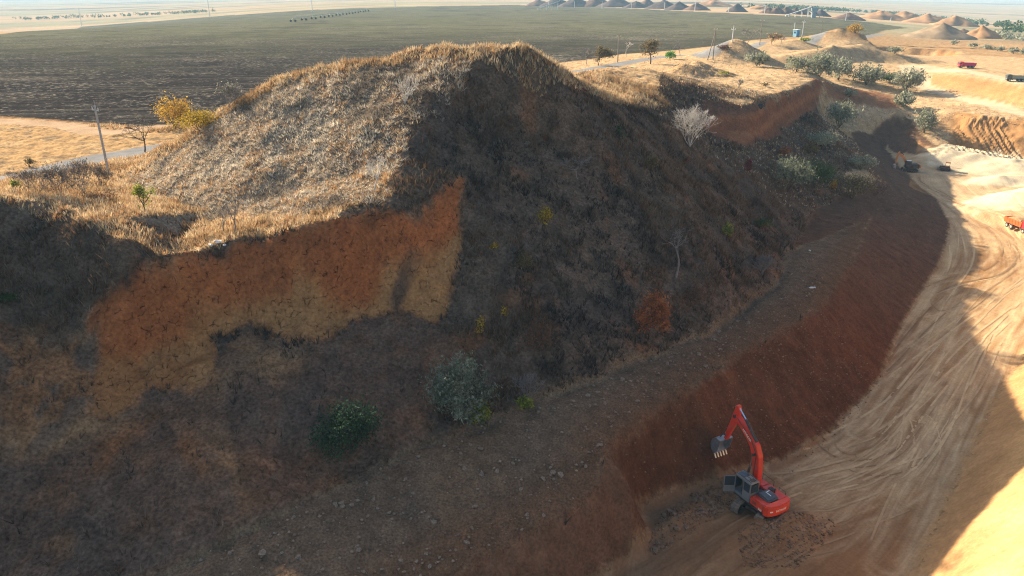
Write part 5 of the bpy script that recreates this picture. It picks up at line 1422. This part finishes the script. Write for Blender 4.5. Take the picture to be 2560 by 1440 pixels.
# heaps beyond the field: cones with slumped sides
M_HEAP = pmat('dark_gravel_heap', (.085, .062, .055), .95, 0, .3, .25, spec=.1)
M_HEAPB = pmat('brown_gravel_heap', (.14, .085, .06), .95, 0, .3, .25, spec=.1)
M_OCHRE = pmat('ochre_dump', (.34, .19, .09), .95, 0, .35, .12, spec=.1)
M_DRYM = pmat('dry_grass_mound', (.25, .18, .11), .95, 0, .35, .2, spec=.1)
def heap(px, py, top, half, label, mat, group, rough=.24, seed=0, squash=.8, name='gravel_heap'):
    h0 = hit(px, py); p = np.array([h0[0], h0[1], float(zmesh(h0[0], h0[1])[0])])
    s = pxm(p); R = half/s; H = max(1.5, top_z(p[1], top) - p[2])
    y0 = p[1] + R*squash*.55
    n, m = 30, 12; a = np.linspace(0, 2*np.pi, n, endpoint=False); q = np.linspace(0, 1, m)
    Aq, Q = np.meshgrid(a, q)
    rad = R*Q*(1 + rough*fbm(np.cos(Aq)*1.5 + seed*3.1, np.sin(Aq)*1.5 + Q, 1.0, 3, 500 + seed))
    x = np.cos(Aq)*rad; y = np.sin(Aq)*rad*squash; z = H*(1 - Q)**1.02 + H*rough*.7*fbm(x/R*3 + seed, y/R*3, 1.0, 3, 510 + seed)*(1-Q)
    z = np.where(Q < .12, z - H*.02, z)
    gz = np.array(zmesh(p[0] + x.ravel(), y0 + y.ravel())).reshape(x.shape)
    z = np.maximum(z, 0)*1.0 + gz*Q + p[2]*(1-Q); z[-1] = gz[-1] - .6
    V = np.stack([x, y, z - p[2]], -1).reshape(-1, 3); qd = np.arange(n*m).reshape(m, n)
    F = np.stack([qd[:-1], qd[1:], np.roll(qd, -1, 1)[1:], np.roll(qd, -1, 1)[:-1]], -1).reshape(-1, 4)
    o = np_mesh(name, V, F, mat, None); o.location = (p[0], y0, p[2]); tag(o, label, 'heap', group); return o
ordn = ['first','second','third','fourth','fifth','sixth','seventh','eighth','ninth','tenth','eleventh']
for i, (x, y, t_, hw) in enumerate(((1348,15,-2,40),(1392,16,-8,48),(1442,17,-8,52),(1494,17,-10,54),(1545,18,-9,54),(1592,20,2,36),(1620,19,-4,34),(1662,22,-1,50),(1700,25,3,36),(1744,26,6,36))):
    heap(x, y, t_, hw, ordn[i] + ' dark gravel heap from the left in the long row beyond the field', M_HEAP if i % 3 else M_HEAPB, 'gravel heaps in the long row beyond the field', seed=i)
heap(1846, 30, 8, 32, 'lone dark gravel heap right of the long row', M_HEAP, 'gravel heaps beyond the field', seed=21)
for i, (x, y, t_, hw) in enumerate(((1925,34,17,24),(1946,35,15,26),(1970,35,16,26),(1992,36,19,22),(2012,37,19,22))):
    heap(x, y, t_, hw, ordn[i] + ' small brown heap from the left behind the screening plant', M_HEAPB, 'small heaps behind the screening plant', seed=31+i)
heap(2056, 41, 24, 28, 'dark heap just right of the screening plant', M_HEAP, 'gravel heaps beyond the field', seed=41)
heap(2130, 50, 31, 46, 'broad brown heap with a flat top at the right end of the field', M_HEAPB, 'gravel heaps beyond the field', .2, seed=42)
for i, (x, y, t_, hw, lb) in enumerate(((1790,16,-2,60,'ochre dump behind the lone dark heap'),(1905,24,12,40,'low ochre dump left behind the small brown heaps'),(2215,50,27,70,'long ochre dump, leftmost of the dumps at the upper right'),(2275,54,28,66,'second ochre dump from the left at the upper right'),
        (2335,60,34,66,'ochre dump with a dark flank at the upper right'),(2400,66,38,62,'steep ochre dump right of the one with the dark flank'),(2465,96,64,52,'jagged ochre dump nearest the right frame edge'),(2415,84,72,26,'small brown heap left of the jagged ochre dump'))):
    heap(x, y, t_, hw, lb, M_OCHRE if i != 7 else M_HEAPB, 'ochre dumps in the distance', .38, seed=51+i, name='spoil_heap')
heap(2372, 98, 58, 92, 'wide grey-brown grassy mound in front of the ochre dumps', M_DRYM, 'ochre dumps in the distance', .2, seed=70, name='spoil_heap')

# screening plant and conveyor among the heaps
def conveyor(px, py, L, H, label, mat, rz, legs=4, hopper=False, cat='conveyor', name='conveyor'):
    h0 = hit(px, py); p = (h0[0], h0[1] - 2, float(zmesh(h0[0], h0[1]-2)[0])); o = empty(name, p, rz, label, cat)
    b = MB(); b.prism([(-L/2, .8), (L/2, H), (L/2, H+.7), (-L/2, 1.5)], -.7, .7); b.build('belt_frame', mat, o)
    for i in range(legs):
        x = -L/2 + (i+.6)*L/legs; z = .8 + (x + L/2)/L*(H-.8)
        for y in (-.9, .9): b = MB(); b.box((x, y, z/2), (.3, .3, z)); b.build('leg', mat, o)
    b = MB(); b.tube((L/2, -.9, H+.3), (L/2, .9, H+.3), .6, None, 12); b.build('drum', M_DARK, o)
    if hopper:
        b = MB(); b.prism([(-L*.1, 4.0), (L*.12, 4.0), (L*.2, 8.5), (-L*.18, 8.5)], -3.5, 3.5); b.build('hopper', mat, o)
        b = MB(); b.box((L*.02, 0, 2), (L*.2, 5.5, 4)); b.build('screen_house', M_STEELB, o); b = MB(); b.tube((L*.2, 0, 8), (L*.2, 0, 10), .25); b.build('mast', M_DARK, o)
    return o
M_STEELB = pmat('blue_grey_steel', (.20, .25, .27), .6, .2, .15, .5)
conveyor(1372, 25, 26, 9, 'blue-grey belt conveyor in front of the dark heaps', M_STEELB, .25)
conveyor(1992, 43, 22, 8, 'pale belt conveyor running up to the screening plant', pmat('pale_steel', (.5, .48, .44), .6, .1, .1, .5), .05)
conveyor(2032, 44, 16, 7, 'screening plant with a hopper among the brown heaps', M_STEELB, 2.9, 3, True, 'plant', 'screening_plant')

# sprinkler line standing out in the field
a_, b_ = place(733, 55), place(918, 29); d_ = b_ - a_; L_ = math.hypot(d_[0], d_[1])
ir = empty('irrigation_line', a_, math.atan2(d_[1], d_[0]), 'long wheeled sprinkler line standing far out in the dark field', 'sprinkler')
b = MB(); ns = 11
for k in range(ns-1):
    x0, x1 = L_*k/(ns-1), L_*(k+1)/(ns-1)
    zz = [float(zmesh(a_[0] + d_[0]*q, a_[1] + d_[1]*q)[0]) - a_[2] for q in (k/(ns-1), (k+1)/(ns-1))]
    b.tube((x0, 0, zz[0] + 2.6), (x1, 0, zz[1] + 2.6), .16, None, 6)
b.build('pipe', M_STEELB, ir)
for k in range(ns):
    q = k/(ns-1); z = float(zmesh(a_[0] + d_[0]*q, a_[1] + d_[1]*q)[0]) - a_[2]; x = L_*q
    b = MB(); b.tube((x, -1.6, z + .4), (x, 0, z + 2.6), .14, None, 6); b.tube((x, 1.6, z + .4), (x, 0, z + 2.6), .14, None, 6); tw = b.build('tower', M_STEELB, ir)
    for s in (-1.6, 1.6): b = MB(); b.tube((x-.2, s, z + .8), (x+.2, s, z + .8), .8, None, 12); b.build('wheel', M_TYRE, tw)

# far woods: belts of trees on the horizon, one mass
def woods(name, label, pts, hgt, width, n, pal, seed):
    r_ = np.random.RandomState(seed); P_ = np.array(pts); seg = r_.randint(0, len(P_)-1, n); f = r_.rand(n, 1)
    c = P_[seg]*(1-f) + P_[seg+1]*f; c = c + r_.normal(0, width, (n, 2))
    hh = hgt*(.45 + .8*np.clip(fbm(c[:, 0], c[:, 1], 45, 3, seed) + .5, 0, 1))
    z = zmesh(c[:, 0], c[:, 1]); V, F, T = [], [], []
    k = 26
    cent = np.repeat(np.stack([c[:, 0], c[:, 1], z], 1), k, 0); N = n*k; H_ = np.repeat(hh, k)
    u = r_.normal(0, 1, (N, 3)); u /= np.linalg.norm(u, axis=1, keepdims=True); u *= r_.rand(N, 1)**.4
    cent = cent + u*np.stack([H_*.5, H_*.5, H_*.46], 1); cent[:, 2] += H_*.5
    V, F, T = leaves_mesh(r_, cent, hgt*.22, PAL[pal], 1.2)
    o = np_mesh(name, V, F, M_LEAF, None, T); tag(o, label, 'woods', None, 'stuff')
def far_pts(lst): return [tuple(hit(x, y, 18, 8000)[:2]) for x, y in lst]
woods('far_trees', 'hazy belt of trees on the left horizon', far_pts([(60,50),(160,46),(300,41),(420,36),(520,31)]), 6, 9, 150, 'green', 71)
woods('far_trees', 'hazy belt of trees on the right horizon', far_pts([(1880,22),(2000,24),(2100,28),(2240,36),(2400,54),(2560,78),(2640,90)]), 7, 10, 300, 'green', 72)
woods('far_trees', 'belt of grey-green trees below the right horizon at the frame edge', far_pts([(2478,90),(2520,96),(2580,104)]), 4, 4, 60, 'sage', 73)
# ------------------------------------------------------------------ the hazy air
bm = bmesh.new()
bmesh.ops.create_cube(bm, size=1.0)
hz = bpy.data.meshes.new('haze'); bm.to_mesh(hz); bm.free()
ho = bpy.data.objects.new('haze', hz); col.objects.link(ho)
ho.scale = (19000, 19000, 150); ho.location = (0, 0, -23)
ho['kind'] = 'stuff'
hm = bpy.data.materials.new('haze'); hm.use_nodes = True
t = hm.node_tree; t.nodes.remove(t.nodes['Principled BSDF'])
pv = t.nodes.new('ShaderNodeVolumePrincipled')
pv.inputs['Color'].default_value = (.46, .74, .95, 1); pv.inputs['Density'].default_value = HAZE; pv.inputs['Anisotropy'].default_value = 0.0
t.links.new(pv.outputs[0], t.nodes['Material Output'].inputs['Volume'])
hz.materials.append(hm)
